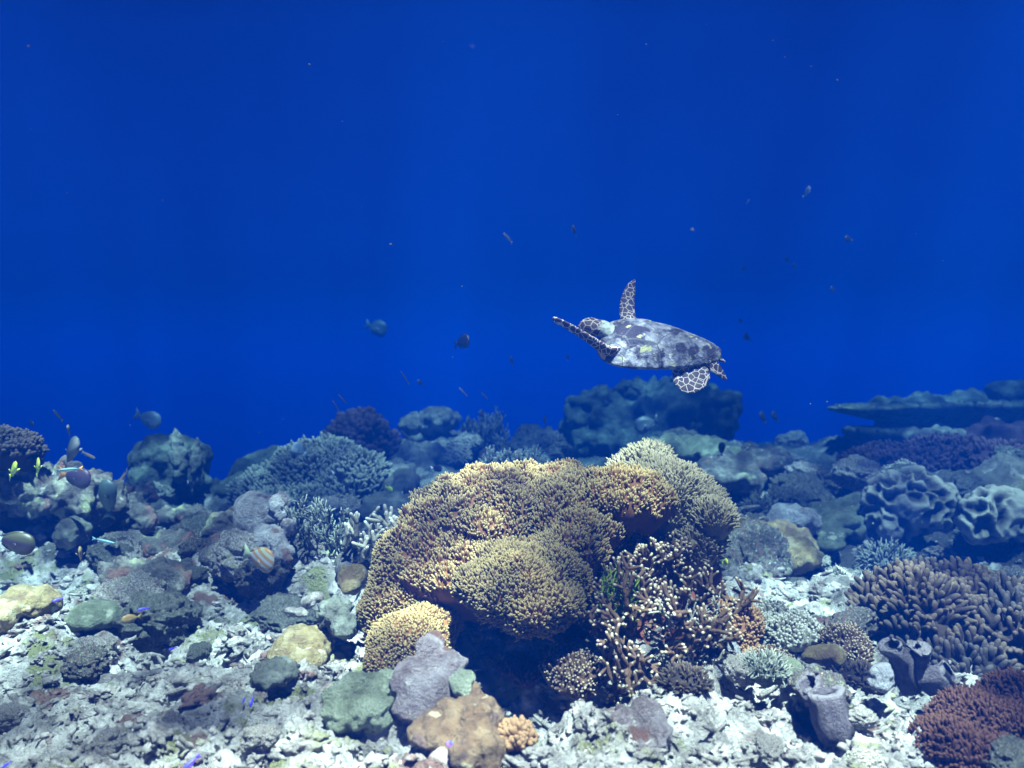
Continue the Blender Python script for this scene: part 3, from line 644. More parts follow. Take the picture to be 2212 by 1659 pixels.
for (n, x0, x1, y0, y1, d) in [(70, 1000, 1090, 940, 1010, 7.2)]:
    roots = [P(x0 + (x1 - x0) * r2.random(), y0 + (y1 - y0) * r2.random(), d + .3 * r2.random()) for _ in range(n)]
    thicket(roots, [(r2.normal() * .4, -.2, 1.1) for _ in roots], .085, .0085, 2, 42, spread=.45, up=.45, fork=(2, 3), k=5).build('branches', M['bush'], tw)
solid('base', 'x', 'x', [E(1050, 1000, 7.4, 60, 45, .25), E(1110, 1020, 7.2, 50, 30, .2)], M['purple_bush'], .03, .05, 6, knob=.05, kfreq=8, seed=43, parent=tw)
tw2 = colony('twig_coral', 'low twig coral fringe just above the left shoulder of the big soft coral', 'branching coral', 1100, 1030, 5.6)
roots = [P(1035 + 120 * r2.random(), 1015 + 40 * r2.random(), 5.5 + .4 * r2.random()) for _ in range(70)]
thicket(roots, [(r2.normal() * .4, -.2, 1.0) for _ in roots], .06, .006, 2, 44, spread=.45, up=.4, fork=(2, 3), k=5).build('branches', M['bush'], tw2)
solid('base', 'x', 'x', [E(1115, 1060, 5.9, 95, 40, .25)], M['purple_bush'], .03, .05, 6, knob=.05, kfreq=8, seed=45, parent=tw2)
solid('reef_slope', 'bright rubble slope below the twin dome corals', 'rock', [E(920, 1000, 7.1, 85, 46, .3), E(860, 1040, 6.6, 60, 50, .25), E(950, 1060, 6.4, 60, 44, .25), E(830, 985, 7.2, 40, 20, .2)], M['slope'], .02, .08, 5, knob=.06, kfreq=11, seed=46)
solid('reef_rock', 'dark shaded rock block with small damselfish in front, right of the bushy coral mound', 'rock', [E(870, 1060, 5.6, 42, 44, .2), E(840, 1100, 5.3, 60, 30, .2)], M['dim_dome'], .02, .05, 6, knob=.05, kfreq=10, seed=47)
# far mound under the turtle
fm = colony('coral_bommie', 'big dark blue-hazed coral mound behind and below the turtle', 'coral boulder', 1400, 980, 9.4)
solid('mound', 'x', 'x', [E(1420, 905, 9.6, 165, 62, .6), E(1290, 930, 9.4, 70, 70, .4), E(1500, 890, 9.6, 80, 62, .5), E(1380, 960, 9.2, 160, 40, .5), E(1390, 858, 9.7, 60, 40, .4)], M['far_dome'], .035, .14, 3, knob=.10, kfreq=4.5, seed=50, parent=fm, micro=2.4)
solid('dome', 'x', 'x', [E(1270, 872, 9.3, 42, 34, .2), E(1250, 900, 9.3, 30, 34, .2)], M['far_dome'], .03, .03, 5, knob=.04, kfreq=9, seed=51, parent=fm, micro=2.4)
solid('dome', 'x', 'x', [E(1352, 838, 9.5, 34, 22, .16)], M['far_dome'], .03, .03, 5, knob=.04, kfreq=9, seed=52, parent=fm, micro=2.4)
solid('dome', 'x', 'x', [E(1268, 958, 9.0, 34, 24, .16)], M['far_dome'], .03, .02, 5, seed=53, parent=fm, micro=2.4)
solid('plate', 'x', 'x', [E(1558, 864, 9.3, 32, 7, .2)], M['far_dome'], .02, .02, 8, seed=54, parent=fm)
solid('reef_rock', 'pale green sunlit rock between the big soft coral and the far mound', 'rock', [E(1500, 972, 6.4, 78, 24, .2), E(1440, 965, 6.4, 34, 22, .16), E(1560, 985, 6.2, 44, 20, .2)], M['green_dome'], .02, .05, 6, knob=.06, kfreq=10, seed=55)
solid('reef_rock', 'dark rubbly ledge right of the pale green sunlit rock', 'rock', [E(1560, 1030, 6.0, 90, 40, .3), E(1640, 1000, 6.4, 70, 34, .3)], M['rock'], .025, .08, 5, knob=.06, kfreq=9, seed=56)
# right mid slope
solid('reef_mound', 'yellowish rubbly mound right of the big soft coral, below the white dome', 'rock', [E(1665, 1180, 4.3, 82, 46, .22), E(1620, 1160, 4.4, 50, 36, .2), E(1720, 1200, 4.2, 50, 36, .18)], M['yellow_dome'], .014, .06, 7, knob=.04, kfreq=16, seed=57)
solid('massive_coral', 'pale smooth white-blue dome coral on the right-hand slope', 'hard coral', [E(1705, 1120, 4.5, 46, 32, .13), E(1738, 1128, 4.55, 34, 28, .1), E(1682, 1130, 4.45, 26, 20, .1)], M['pale_dome'], .012, .015, 8, seed=58)
solid('reef_mound', 'teal lumpy mound between the white dome and the frilly coral', 'rock', [E(1800, 1130, 4.8, 62, 38, .2), E(1850, 1110, 4.9, 40, 34, .2), E(1780, 1165, 4.6, 40, 26, .16)], M['green_dome'], .014, .05, 7, knob=.04, kfreq=14, seed=59)

def frilly(name, label, px, py, d, rx, rz, n, m, seed):
    r = np.random.default_rng(seed); s = d / F; c = [E(px, py, d, rx, rz, rx * s * .6), E(px - rx * .4, py + rz * .4, d, rx * .6, rz * .8, rx * s * .5), E(px + rx * .45, py + rz * .35, d, rx * .6, rz * .7, rx * s * .5)]
    V, q, t, N = fuse(c, .0085, .05, 5, seed=seed)
    W = V + .09 * np.stack([fbm(V * 9 + k * 31 + seed, 2) for k in range(3)], 1); w = worley(W * 12 + seed); w2 = worley(W * 26 + seed)
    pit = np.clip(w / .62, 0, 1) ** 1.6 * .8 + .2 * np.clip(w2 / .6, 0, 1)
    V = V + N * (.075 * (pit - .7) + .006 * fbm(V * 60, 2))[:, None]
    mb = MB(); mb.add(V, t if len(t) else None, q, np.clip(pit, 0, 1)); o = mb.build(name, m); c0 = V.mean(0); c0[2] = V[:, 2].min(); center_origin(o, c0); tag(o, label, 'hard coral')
M['frill'] = mat('frill_coral', [(.03, .027, .027), (.06, .057, .05), (.09, .085, .07)], 10, tip=(.34, .33, .27), tip_from=.55, bump=.3)
frilly('frilly_coral', 'large frilly scroll coral with pale rims, on the right-hand slope', 1960, 1085, 4.7, 95, 68, 46, M['frill'], 61)
frilly('frilly_coral', 'yellowish frilly coral at the right edge, beside the large scroll coral', 2150, 1110, 4.5, 80, 48, 30, M['frill'], 62)
solid('massive_coral', 'pale green cap-shaped dome coral peeking over the frilly scroll coral', 'hard coral', [E(1957, 1022, 5.2, 38, 16, .13)], M['green_dome'], .014, .008, 8, seed=63)
polyp_lobe('soft_coral', [E(1930, 1010, 5.9, 110, 42, .3), E(2050, 1000, 6.0, 90, 50, .3), E(2150, 1020, 5.8, 90, 50, .3)], None, M['purple_bush'], 2500, .05, .012, voxel=.03, amp=.07, freq=4, knob=.05, kfreq=6, seed=10.0, jit=.4, k=5)
S.objects['soft_coral.001'].name = 'soft_coral'; tag(S.objects['soft_coral.001'], 'dusky purple soft coral bank behind the frilly corals on the right', 'soft coral')
solid('reef_mound', 'speckled grey mound under the big table coral', 'rock', [E(2030, 950, 7.0, 72, 28, .3), E(2080, 975, 6.9, 50, 30, .3)], M['dim_dome'], .03, .06, 5, knob=.06, kfreq=9, seed=64)
solid('reef_mound', 'dark weedy mound at the right edge under the table coral', 'rock', [E(2170, 960, 6.8, 80, 50, .3), E(2120, 1010, 6.4, 60, 40, .3)], M['purple_bush'], .03, .08, 5, knob=.06, kfreq=9, seed=65)

def table(name, label, px, py, d, rx, ry, tilt, m, seed):
    t = colony(name, label, 'table coral', px, py + 60, d); s = d / F; c = P(px, py, d); mb = MB(); nu, nv = 72, 10
    a = np.arange(nu) / nu * 2 * math.pi; rim = 1 + .10 * np.sin(a * 3 + seed) + .05 * np.sin(a * 7 + 2 * seed) + .03 * rng.normal(size=nu)
    for side in (1, -1):
        pts = [[0, 0, side * .012]]
        for j in range(1, nv + 1):
            f_ = j / nv; x = f_ * rim * rx * s * np.sign(np.cos(a)) * np.abs(np.cos(a)) ** .5; y = f_ * rim * ry * np.sin(a)
            z = .06 * f_ ** 2 + side * (.03 if j < nv else .016) + .012 * vn(np.stack([x * 9, y * 9, x * 0 + side], 1)) - (0.12 * (1 - f_) if side < 0 else 0)
            pts += list(np.stack([x, y, z], 1))
        pts = np.array(pts); pts[:, 2] += pts[:, 0] * math.tan(R(tilt)); f3 = [(0, 1 + k, 1 + (k + 1) % nu) for k in range(nu)]
        q4 = [(1 + (j - 1) * nu + k, 1 + j * nu + k, 1 + j * nu + (k + 1) % nu, 1 + (j - 1) * nu + (k + 1) % nu) for j in range(1, nv) for k in range(nu)]
        if side < 0: f3 = [x[::-1] for x in f3]; q4 = [x[::-1] for x in q4]
        mb.add(pts + c, f3, q4)
        if side < 0:
            n1 = 1 + nu * nv; b0 = 1 + (nv - 1) * nu
            mb.q.append(np.array([(b0 + k, n1 + b0 + k, n1 + b0 + (k + 1) % nu, b0 + (k + 1) % nu) for k in range(nu)]))
    if True:      # fine stubs over the plate
        n = 1500; aa = rng.random(n) * 6.28; f_ = np.sqrt(rng.random(n)) * .97; x = f_ * rx * s * np.cos(aa); y = f_ * ry * np.sin(aa)
        fingers(mb, np.stack([x, y, .06 * f_ ** 2 + .01 + x * math.tan(R(tilt))], 1) + c, np.array([[0, 0, 1.0]]) + .3 * rng.normal(size=(n, 3)), .03, .008, k=5)
    mb.build('plate', m, t)
    solid('stalk', 'x', 'x', [((c[0] + rx * s * .1, c[1] + .1, c[2] - .16), (.2, .2, .16), 0), ((c[0], c[1] + .15, c[2] - .36), (.34, .28, .2), 0)], M['leather_under'], .03, .04, 5, parent=t)
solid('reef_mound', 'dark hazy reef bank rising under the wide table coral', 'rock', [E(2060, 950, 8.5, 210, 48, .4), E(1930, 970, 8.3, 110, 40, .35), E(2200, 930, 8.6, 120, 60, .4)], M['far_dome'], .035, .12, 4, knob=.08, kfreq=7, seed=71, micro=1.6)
table('table_coral', 'wide flat table coral at the right edge, its rim catching pale light', 2040, 890, 8.0, 245, .50, 1.2, M['green_dome'], 3.0)
table('table_coral', 'small lower table coral plate under the wide one', 1897, 945, 7.6, 66, .22, -1.5, M['far_dome'], 5.0)
for (px, py, rx, rz, lab) in [(1960, 872, 80, 16, 'low rubble heap on the left part of the wide table coral'), (2080, 868, 70, 18, 'hazy rubble heap on the right part of the wide table coral'), (2180, 850, 46, 28, 'square-topped far coral block at the right edge, above the table coral')]:
    solid('reef_rock', lab, 'rock', [E(px, py, 8.6, rx, rz, .25), E(px + 10, py + 30, 8.9, rx, rz, .25)], M['far_dome'], .03, .08, 5, knob=.05, kfreq=9, seed=px + 1)

# right foreground
polyp_lobe('finger_coral', [E(2060, 1315, 3.0, 120, 75, .28), E(1960, 1325, 2.9, 78, 72, .2), E(2150, 1375, 2.85, 95, 105, .26), E(2040, 1430, 2.75, 100, 60, .22), E(1900, 1330, 2.95, 50, 46, .15)], None, M['finger_brown'], 2300, .042, .0105, voxel=.018, amp=.04, freq=6, knob=.04, kfreq=8, seed=11.0, jit=.45, clump=.35)
S.objects['finger_coral.001'].name = 'finger_coral'
tag([o for o in S.objects if o.name.startswith('finger_coral')][-1], 'large brown-grey mound of stubby finger coral at the right edge', 'hard coral')
polyp_lobe('soft_coral', [E(2130, 1580, 2.1, 100, 72, .14), E(2060, 1620, 2.0, 70, 60, .12), E(2190, 1520, 2.2, 60, 50, .12)], None, M['red_soft'], 4200, .020, .0040, seed=12.0, cut=-.4, jit=.4)
tag([o for o in S.objects if o.name.startswith('soft_coral')][-1], 'rust-red fine soft coral in the bottom right corner', 'soft coral')
for (px, py, d, rx, rz, n, L, Rr, m, lab) in [(1640, 1335, 2.95, 50, 26, 420, .018, .0055, 'branch_grey', 'small stubby finger coral at the near edge of the sandy ledge'), (1710, 1370, 2.8, 60, 34, 520, .018, .0058, 'branch_grey', 'low spread of pale-tipped finger coral left of the large finger coral mound'),
                                              (1820, 1400, 2.7, 50, 40, 520, .020, .0045, 'branch', 'brown spiky finger coral clump beside the violet sponge'), (1660, 1440, 2.5, 46, 34, 500, .015, .0045, 'branch', 'brown knobby finger coral below the orange soft coral'),
                                              (1235, 1455, 2.4, 60, 40, 420, .014, .0045, 'branch', 'dim finger coral in the shade under the big soft coral'), (1110, 1590, 1.98, 34, 24, 160, .018, .0070, 'orange_soft', 'orange-brown nubbly coral right of the brown domes'),
                                              (1120, 1450, 2.5, 50, 24, 260, .014, .0045, 'red_soft', 'dark red encrusting coral deep in the shaded hollow')]:
    polyp_lobe('finger_coral', [E(px, py, d, rx, rz, rx * d / F * .8), E(px + 12, py + rz * .5, d * .98, rx * .8, rz * .8, rx * d / F * .6)], None, M[m], n * 2, L, Rr, voxel=.009, amp=.02, freq=12, knob=.02, kfreq=18, seed=px * .01, jit=.4, clump=.3)
    tag([o for o in S.objects if o.name.startswith('finger_coral')][-1], lab, 'hard coral')
solid('massive_coral', 'small pale green ball coral left of the tube sponge', 'hard coral', [E(1705, 1450, 2.3, 26, 26, .04)], M['green_dome'], .007, .006, 16, seed=66)
solid('reef_rock', 'small yellow-white crusted rock above the pale green ball coral', 'rock', [E(1775, 1412, 2.5, 40, 16, .05, 10), E(1800, 1420, 2.5, 22, 18, .05)], M['yellow_dome'], .008, .015, 14, knob=.012, kfreq=30, seed=67)

def vase(mb, c, ax, h, r, wall=.25, flare=1.0, k=18, seed=0):
    ax = nrm(np.array(ax, float)); A, B = frames(ax[None]); A, B = A[0], B[0]; g = np.random.default_rng(seed)
    prof = [(0, .72), (.15, .9), (.4, 1.0), (.7, .95 * (1 + flare) / 2), (.95, 1.0 * flare), (1.0, .92 * flare), (.99, .78 * flare), (.9, (1 - wall) * .85), (.5, (1 - wall) * .75), (.3, .05)]
    ang = np.arange(k) / k * 2 * math.pi; wob = 1 + .10 * np.sin(ang * 2 + g.random() * 6) + .05 * np.sin(ang * 5 + g.random() * 6); V = []; T = []
    for (t, f_) in prof:
        cc = np.array(c) + ax * h * t; V += list(cc + .006 * g.normal(size=3) + (A * np.cos(ang)[:, None] + B * np.sin(ang)[:, None]) * (r * f_ * wob * (1 + .07 * g.normal(size=k)))[:, None]); T += [1.0 if .94 < t and f_ > .5 else .4] * k
    q = [(j * k + a, j * k + (a + 1) % k, (j + 1) * k + (a + 1) % k, (j + 1) * k + a) for j in range(len(prof) - 1) for a in range(k)]
    mb.add(V, None, q, T)
ts = colony('tube_sponge', 'grey-violet tube sponge with two wide open mouths, right foreground rubble', 'sponge', 1800, 1600, 2.1)
mb = MB(); vase(mb, P(1800, 1600, 2.1), (-.12, .05, 1), .120, .046, seed=1); mb.build('tube', M['sponge'], ts)
mb = MB(); vase(mb, P(1790, 1520, 2.14), (-.75, -.15, .8), .075, .034, seed=2); mb.build('tube', M['sponge'], ts)
vs = colony('vase_sponge', 'violet lobed sponge of three thick fingers in front of the large finger coral mound', 'sponge', 1960, 1490, 2.4)
for (a, b) in [((1965, 1490, 2.42, 1925, 1385), .034), ((1975, 1490, 2.42, 1985, 1395), .028), ((1985, 1480, 2.4, 2055, 1450), .036)]:
    p0, p1 = P(a[0], a[1], a[2]), P(a[3], a[4], a[2] - .05); mb = MB(); v = p1 - p0; vase(mb, p0, v, np.linalg.norm(v), b, wall=.3, flare=.85, seed=a[3]); mb.build('finger', M['sponge'], vs)
solid('sponge', 'pale rounded sponge ball between the tube sponge and the violet sponge', 'sponge', [E(1905, 1455, 2.2, 26, 20, .03), E(1900, 1475, 2.2, 28, 16, .03)], M['pale_dome'], .006, .006, 20, seed=68)
# ------------------------------------------------------------------ sea turtle
M['t_skin'] = mat('turtle_skin', [(.020, .013, .022), (.050, .032, .045), (.085, .060, .07)], 9, bump=.15, bscale=60, rough=.6, vor=(22, (.46, .39, .35), .065))
M['t_neck'] = mat('turtle_neck', [(.10, .11, .09), (.24, .26, .24), (.38, .40, .38)], 18, bump=.3, bscale=40, rough=.7)
M['t_shell'] = mat('turtle_shell', [(.03, .028, .045), (.09, .09, .12), (.20, .20, .24), (.32, .31, .35)], 11, bump=.5, bscale=26, rough=.6, vor=(4.2, (.07, .07, .09), .02),
                   spots=[((.03, .025, .045), 5.2, .53), ((.74, .68, .66), 6.5, .645), ((.30, .29, .15), 14.0, .60)])  # the pinkish-white blotches are painted sun highlights
M['t_under'] = mat('turtle_underside', [(.32, .32, .30), (.44, .44, .42)], 4, bump=.2)
M['eye'] = mat('eye', [(.005, .005, .005), (.01, .01, .01)], 2, bump=0, rough=.15, spec=.6)

def blade(mb, pts, wid, thk, wdir, k=14):
    """flat limb: loft of flattened ellipses along pts; wdir = direction of the width"""
    pts = np.array(pts, float); n = len(pts); T = nrm(np.gradient(pts, axis=0)); W = np.array(wdir, float); W = np.broadcast_to(W, (n, 3))
    W = nrm(W - T * (W * T).sum(1, keepdims=True)); U = np.cross(T, W); ang = np.arange(k) / k * 2 * math.pi
    c = np.cos(ang); s_ = np.sin(ang); V = pts[:, None] + W[:, None] * (c[None, :, None] * np.array(wid)[:, None, None]) + U[:, None] * (s_[None, :, None] * np.array(thk)[:, None, None])
    V = np.vstack([V.reshape(-1, 3), pts[0], pts[-1]])
    q = [(j * k + a, j * k + (a + 1) % k, (j + 1) * k + (a + 1) % k, (j + 1) * k + a) for j in range(n - 1) for a in range(k)]
    t = [((a + 1) % k, a, n * k) for a in range(k)] + [((n - 1) * k + a, (n - 1) * k + (a + 1) % k, n * k + 1) for a in range(k)]
    mb.add(V, t, q)

def spline(ctrl, n):
    ctrl = np.array(ctrl, float); m = len(ctrl); t = np.linspace(0, m - 1, n); i = np.clip(t.astype(int), 0, m - 2); f = (t - i)[:, None]
    g = lambda j: ctrl[np.clip(j, 0, m - 1)]
    p0, p1, p2, p3 = g(i - 1), g(i), g(i + 1), g(i + 2)
    return .5 * ((2 * p1) + (p2 - p0) * f + (2 * p0 - 5 * p1 + 4 * p2 - p3) * f ** 2 + (3 * p1 - p0 - 3 * p2 + p3) * f ** 3)

def limb(mb, ctrl, wid, thk, wdir, n=18):
    blade(mb, spline(ctrl, n), np.maximum(spline([[w] for w in wid], n)[:, 0], .004), np.maximum(spline([[w] for w in thk], n)[:, 0], .004), wdir)

def shell_mesh():
    """carapace: heart-shaped outline, domed top, thin flared rim, blunt serrated tail end"""
    nu, nv = 60, 44; V = []
    for i in range(nu + 1):
        t = i / nu; x = .5 - t                                     # x: front .5 .. tail -.5
        w = .335 * (math.sin(math.pi * min(1, t ** .62)) ** .50 if t < 1 else 0) * (1.04 - .42 * t) + .04 * t
        if t > .93: w = max(.022, w * (1 - (t - .93) * 4.0))
        if t < .001: w = .02
        w = max(w, .02); ht = .175 * math.sin(math.pi * min(1, (t ** .8 * .90 + .06))) ** .7; hb = .035 + .03 * math.sin(math.pi * t)
        saw = .012 * (1 if (i // 2) % 2 else 0) * (t > .45)
        for j in range(nv):
            a = j / nv * 2 * math.pi; c, s_ = math.cos(a), math.sin(a)
            y = (w + saw * (abs(s_) < .3)) * math.copysign(abs(c) ** .82, c)
            z = ht * s_ ** .95 if s_ > 0 else -hb * abs(s_) ** .7
            if s_ > 0: z = ht * (1 - abs(c) ** 2.0) ** .90 + .012 * max(0, 1 - abs(c) * 6) * math.sin(math.pi * t)
            V.append((x, y, z - .055 * t * 0))
    V = np.array(V); idx = np.arange((nu + 1) * nv).reshape(nu + 1, nv)
    q = [(idx[i, j], idx[i, (j + 1) % nv], idx[i + 1, (j + 1) % nv], idx[i + 1, j]) for i in range(nu) for j in range(nv)]
    c0, c1 = len(V), len(V) + 1; V = np.vstack([V, [V[:nv].mean(0)], [V[-nv:].mean(0)]])
    t = [(c0, (j + 1) % nv, j) for j in range(nv)] + [(c1, idx[nu, j], idx[nu, (j + 1) % nv]) for j in range(nv)]
    N = V - np.array([0, 0, -.02]); V = V + nrm(N) * (.008 * fbm(V * 7, 3) + .010 * (.45 - worley(V * np.array([4.2, 4.2, 2]))))[:, None] * (V[:, 2:3] > .02)
    return V, q, t

TS = 264 * 3.25 / F
f = Vector((-1.0, .18, .13)).normalized(); roll = R(38)
up = Vector((0, -math.sin(roll), math.cos(roll))); l = up.cross(f).normalized(); up = f.cross(l).normalized()
tm = Matrix(((f.x, l.x, up.x), (f.y, l.y, up.y), (f.z, l.z, up.z))).to_4x4()
tc_ = P(1423, 750, 3.25)
turtle = empty('sea_turtle', tc_, 'sea turtle swimming left above the reef, pale-netted dark flippers spread, mottled grey shell', 'turtle')
turtle.matrix_world = Matrix.Translation(Vector(tc_)) @ tm @ Matrix.Scale(TS, 4)
def tchild(o):
    o.parent = turtle; return o
V, q, t = shell_mesh(); mb = MB(); mb.add(V, t, q)
me = make_mesh('carapace', V, [np.array(t), np.array(q)]); o = bpy.data.objects.new('carapace', me); COL.objects.link(o); me.materials.append(M['t_shell']); tchild(o)
b = MB()
# plastron, neck, head, flippers and tail grow into one skin
def I(zx, zy, dep):      # a point read off the photograph round the shell centre, dep = shell lengths farther away
    w = Vector(((zx - 1270) / 1270, dep, (880 - zy) / 1270)); v = tm.to_3x3().transposed() @ w; return (v.x, v.y, v.z)
def wl(x, y, z): return tuple(tm.to_3x3().transposed() @ Vector((x, y, z)))
v, fc = ell((0, 0, -.035), (.45, .24, .055)); b.add(v, fc)
limb(b, [(.30, 0, -.01), I(790, 750, .02), I(690, 685, .02), I(600, 680, .02)], [.10, .090, .078, .078], [.05, .066, .066, .062], (0, 1, 0))
limb(b, [I(650, 680, .02), I(570, 668, .01), I(505, 675, .0), I(462, 702, -.01), I(446, 722, -.01)], [.074, .088, .072, .042, .014], [.062, .076, .064, .040, .014], (0, 1, 0))
limb(b, [I(830, 930, -.14), I(710, 925, -.20), I(600, 866, -.26), I(470, 785, -.30), I(310, 692, -.32), I(190, 632, -.33), I(142, 606, -.33)], [.05, .048, .043, .038, .035, .031, .013], [.035, .026, .020, .014, .011, .008, .006], wl(.35, -.55, .75))
limb(b, [I(1020, 720, .08), I(1000, 610, .20), I(985, 480, .28), I(1005, 340, .33), I(1045, 205, .36), I(1090, 125, .37)], [.06, .070, .072, .066, .048, .014], [.035, .028, .020, .014, .010, .006], wl(1, .25, .15))
limb(b, [I(1500, 1010, -.06), I(1520, 1090, -.12), I(1560, 1180, -.18), I(1600, 1275, -.22), I(1630, 1330, -.24)], [.07, .12, .155, .13, .06], [.03, .024, .016, .011, .008], wl(1, .1, .55))
limb(b, [I(1680, 960, .08), I(1770, 1010, .10), I(1870, 1080, .10), I(1960, 1170, .10), I(2005, 1225, .10)], [.05, .062, .056, .036, .012], [.024, .020, .014, .010, .006], wl(.6, .3, .7))
limb(b, [(-.42, 0, -.03), (-.50, 0, -.05), (-.55, 0, -.07)], [.03, .02, .008], [.03, .02, .008], (0, 1, 0))
V, fs, _ = b.arrays(); V2, q, t, N = refine(make_mesh('tmp', V, fs), .0085, .002, 12, 0, 1, 0, smooth=3)
mb = MB(); mb.add(V2, t if len(t) else None, q); Va, fa, _ = mb.arrays(); me = make_mesh('body', Va, fa)
# skin colours by region: net-patterned flippers and head, plain pale neck and belly
me.materials.append(M['t_skin']); me.materials.append(M['t_neck']); me.materials.append(M['t_under'])
pc = np.empty(len(me.polygons) * 3, np.float32); me.polygons.foreach_get('center', pc); pc = pc.reshape(-1, 3)
mi = np.zeros(len(me.polygons), np.int32)
mi[(pc[:, 0] > .30) & (pc[:, 0] < .485 + .02 * np.sin(pc[:, 2] * 90)) & (pc[:, 1] > -.16) & (pc[:, 1] < .14) & (pc[:, 2] < .2)] = 1
mi[(pc[:, 0] > -.12) & (pc[:, 0] < .36) & (np.abs(pc[:, 1]) < .22) & (pc[:, 2] < -.03)] = 2
me.polygons.foreach_set('material_index', mi)
o = bpy.data.objects.new('body', me); COL.objects.link(o); tchild(o)
for s_ in (1, -1):
    hc = Vector(I(505, 668, .0)); v, fc = ell((hc.x, hc.y + s_ * .066, hc.z + .005), (.016, .010, .014), sub=2); me = make_mesh('eye', v, fc); me.materials.append(M['eye']); o = bpy.data.objects.new('eye', me); COL.objects.link(o); tchild(o)

# ------------------------------------------------------------------ fish
def fmat(name, top, mid, belly, tail=None, stripes=None, rough=.45, zr=.12):
    m = bpy.data.materials.new(name); m.use_nodes = True; n = m.node_tree; n.nodes.clear(); L = n.links.new
    out = n.nodes.new('ShaderNodeOutputMaterial'); b = n.nodes.new('ShaderNodeBsdfPrincipled'); L(b.outputs[0], out.inputs[0]); b.inputs['Roughness'].default_value = rough
    tc = n.nodes.new('ShaderNodeTexCoord'); sp = n.nodes.new('ShaderNodeSeparateXYZ'); L(tc.outputs['Object'], sp.inputs[0])
    mr = n.nodes.new('ShaderNodeMapRange'); mr.inputs[1].default_value = -zr; mr.inputs[2].default_value = zr; L(sp.outputs[2], mr.inputs[0])
    rp = n.nodes.new('ShaderNodeValToRGB'); e = rp.color_ramp.elements; e[0].position = .15; e[0].color = (*belly, 1); e[1].position = .85; e[1].color = (*top, 1); x = e.new(.5); x.color = (*mid, 1); L(mr.outputs[0], rp.inputs[0]); col = rp.outputs[0]
    def mix(fac, a, c):
        mx = n.nodes.new('ShaderNodeMix'); mx.data_type = 'RGBA'; L(fac, mx.inputs[0]); L(a, mx.inputs[6]); mx.inputs[7].default_value = (*c, 1); return mx.outputs[2]
    if stripes:    # (colour, frequency, slope, threshold)
        c, fr, slope, thr = stripes
        a = n.nodes.new('ShaderNodeMath'); a.operation = 'MULTIPLY_ADD'; L(sp.outputs[0], a.inputs[0]); a.inputs[1].default_value = slope; L(sp.outputs[2], a.inputs[2])
        b2 = n.nodes.new('ShaderNodeMath'); b2.operation = 'MULTIPLY'; L(a.outputs[0], b2.inputs[0]); b2.inputs[1].default_value = fr
        s2 = n.nodes.new('ShaderNodeMath'); s2.operation = 'SINE'; L(b2.outputs[0], s2.inputs[0])
        m2 = n.nodes.new('ShaderNodeMapRange'); m2.inputs[1].default_value = thr; m2.inputs[2].default_value = thr + .25; L(s2.outputs[0], m2.inputs[0]); col = mix(m2.outputs[0], col, c)
    if tail:       # (colour, x below which it shows)
        m3 = n.nodes.new('ShaderNodeMapRange'); m3.inputs[1].default_value = tail[1] + .04; m3.inputs[2].default_value = tail[1] - .02; L(sp.outputs[0], m3.inputs[0]); col = mix(m3.outputs[0], col, tail[0])
    L(col, b.inputs['Base Color']); return m

_fish = {}
def fish_parts(h, w, fork, dors, style='oval'):
    """meshes of a fish one unit long, nose at +x; h, w = half height and half width"""
    key = (h, w, fork, dors, style)
    if key in _fish: return _fish[key]
    n, k = 18, 12; V = []
    for i in range(n):
        t = i / (n - 1); x = .5 - t * .80
        p = math.sin(math.pi * min(1, t ** .62 * .97 + .015)) ** .8
        if style == 'slim': p = math.sin(math.pi * (t * .86 + .07)) ** .5 * (1 - .35 * t)
        hh = max(h * p, h * .16 if t > .5 else h * .05); ww = max(w * p, w * .12)
        for j in range(k):
            a = j / k * 2 * math.pi; V.append((x, ww * math.cos(a), hh * math.sin(a)))
    V = np.array(V); q = [(j * k + a, j * k + (a + 1) % k, (j + 1) * k + (a + 1) % k, (j + 1) * k + a) for j in range(n - 1) for a in range(k)]
    V = np.vstack([V, [(.51, 0, 0)], [(-.30, 0, 0)]]); t = [(n * k, (a + 1) % k, a) for a in range(k)] + [(n * k + 1, (n - 1) * k + a, (n - 1) * k + (a + 1) % k) for a in range(k)]
    body = (V, t, q)
    def fin(poly, th=.006):
        poly = np.array(poly, float); m = len(poly); A = np.stack([poly[:, 0], np.full(m, th), poly[:, 1]], 1); B = A * np.array([1, -1, 1]); c = A.mean(0)
        V = np.vstack([A, B, [c], [c * np.array([1, -1, 1])]]); t = [(i, (i + 1) % m, 2 * m) for i in range(m)] + [(m + (i + 1) % m, m + i, 2 * m + 1) for i in range(m)]
        return (V, t, [(i, m + i, m + (i + 1) % m, (i + 1) % m) for i in range(m)])
    th_ = h * (.9 if style == 'oval' else 1.4)
    tail = fin([(-.28, h * .16), (-.36, th_ * .45), (-.50, th_ * .85), (-.50 + fork * .6, th_ * .35), (-.50 + fork, 0), (-.50 + fork * .6, -th_ * .35), (-.50, -th_ * .85), (-.36, -th_ * .45), (-.28, -h * .16)])
    up_ = [(x, h * math.sin(math.pi * min(1, ((.5 - x) / .8) ** .62 * .97)) ** .8 * .9) for x in np.linspace(.22, -.24, 8)]
    if style == 'slim': up_ = [(x, h * .8) for x in np.linspace(.22, -.24, 8)]
    dorsal = fin(up_ + [(x, z + dors * math.sin((i + 1) / 9 * math.pi) ** .5) for i, (x, z) in list(enumerate(up_))[::-1]])
    lo = up_[3:]; anal = fin([(x, -z) for x, z in lo][::-1] + [(x, -z - dors * .8 * math.sin((i + 1) / 6 * math.pi) ** .5) for i, (x, z) in enumerate(lo)])
    pec = fin([(.20, 0), (.12, h * .22), (.03, h * .14), (.05, -h * .22), (.16, -h * .12)], .004)
    _fish[key] = (body, tail, dorsal, anal, pec); return _fish[key]

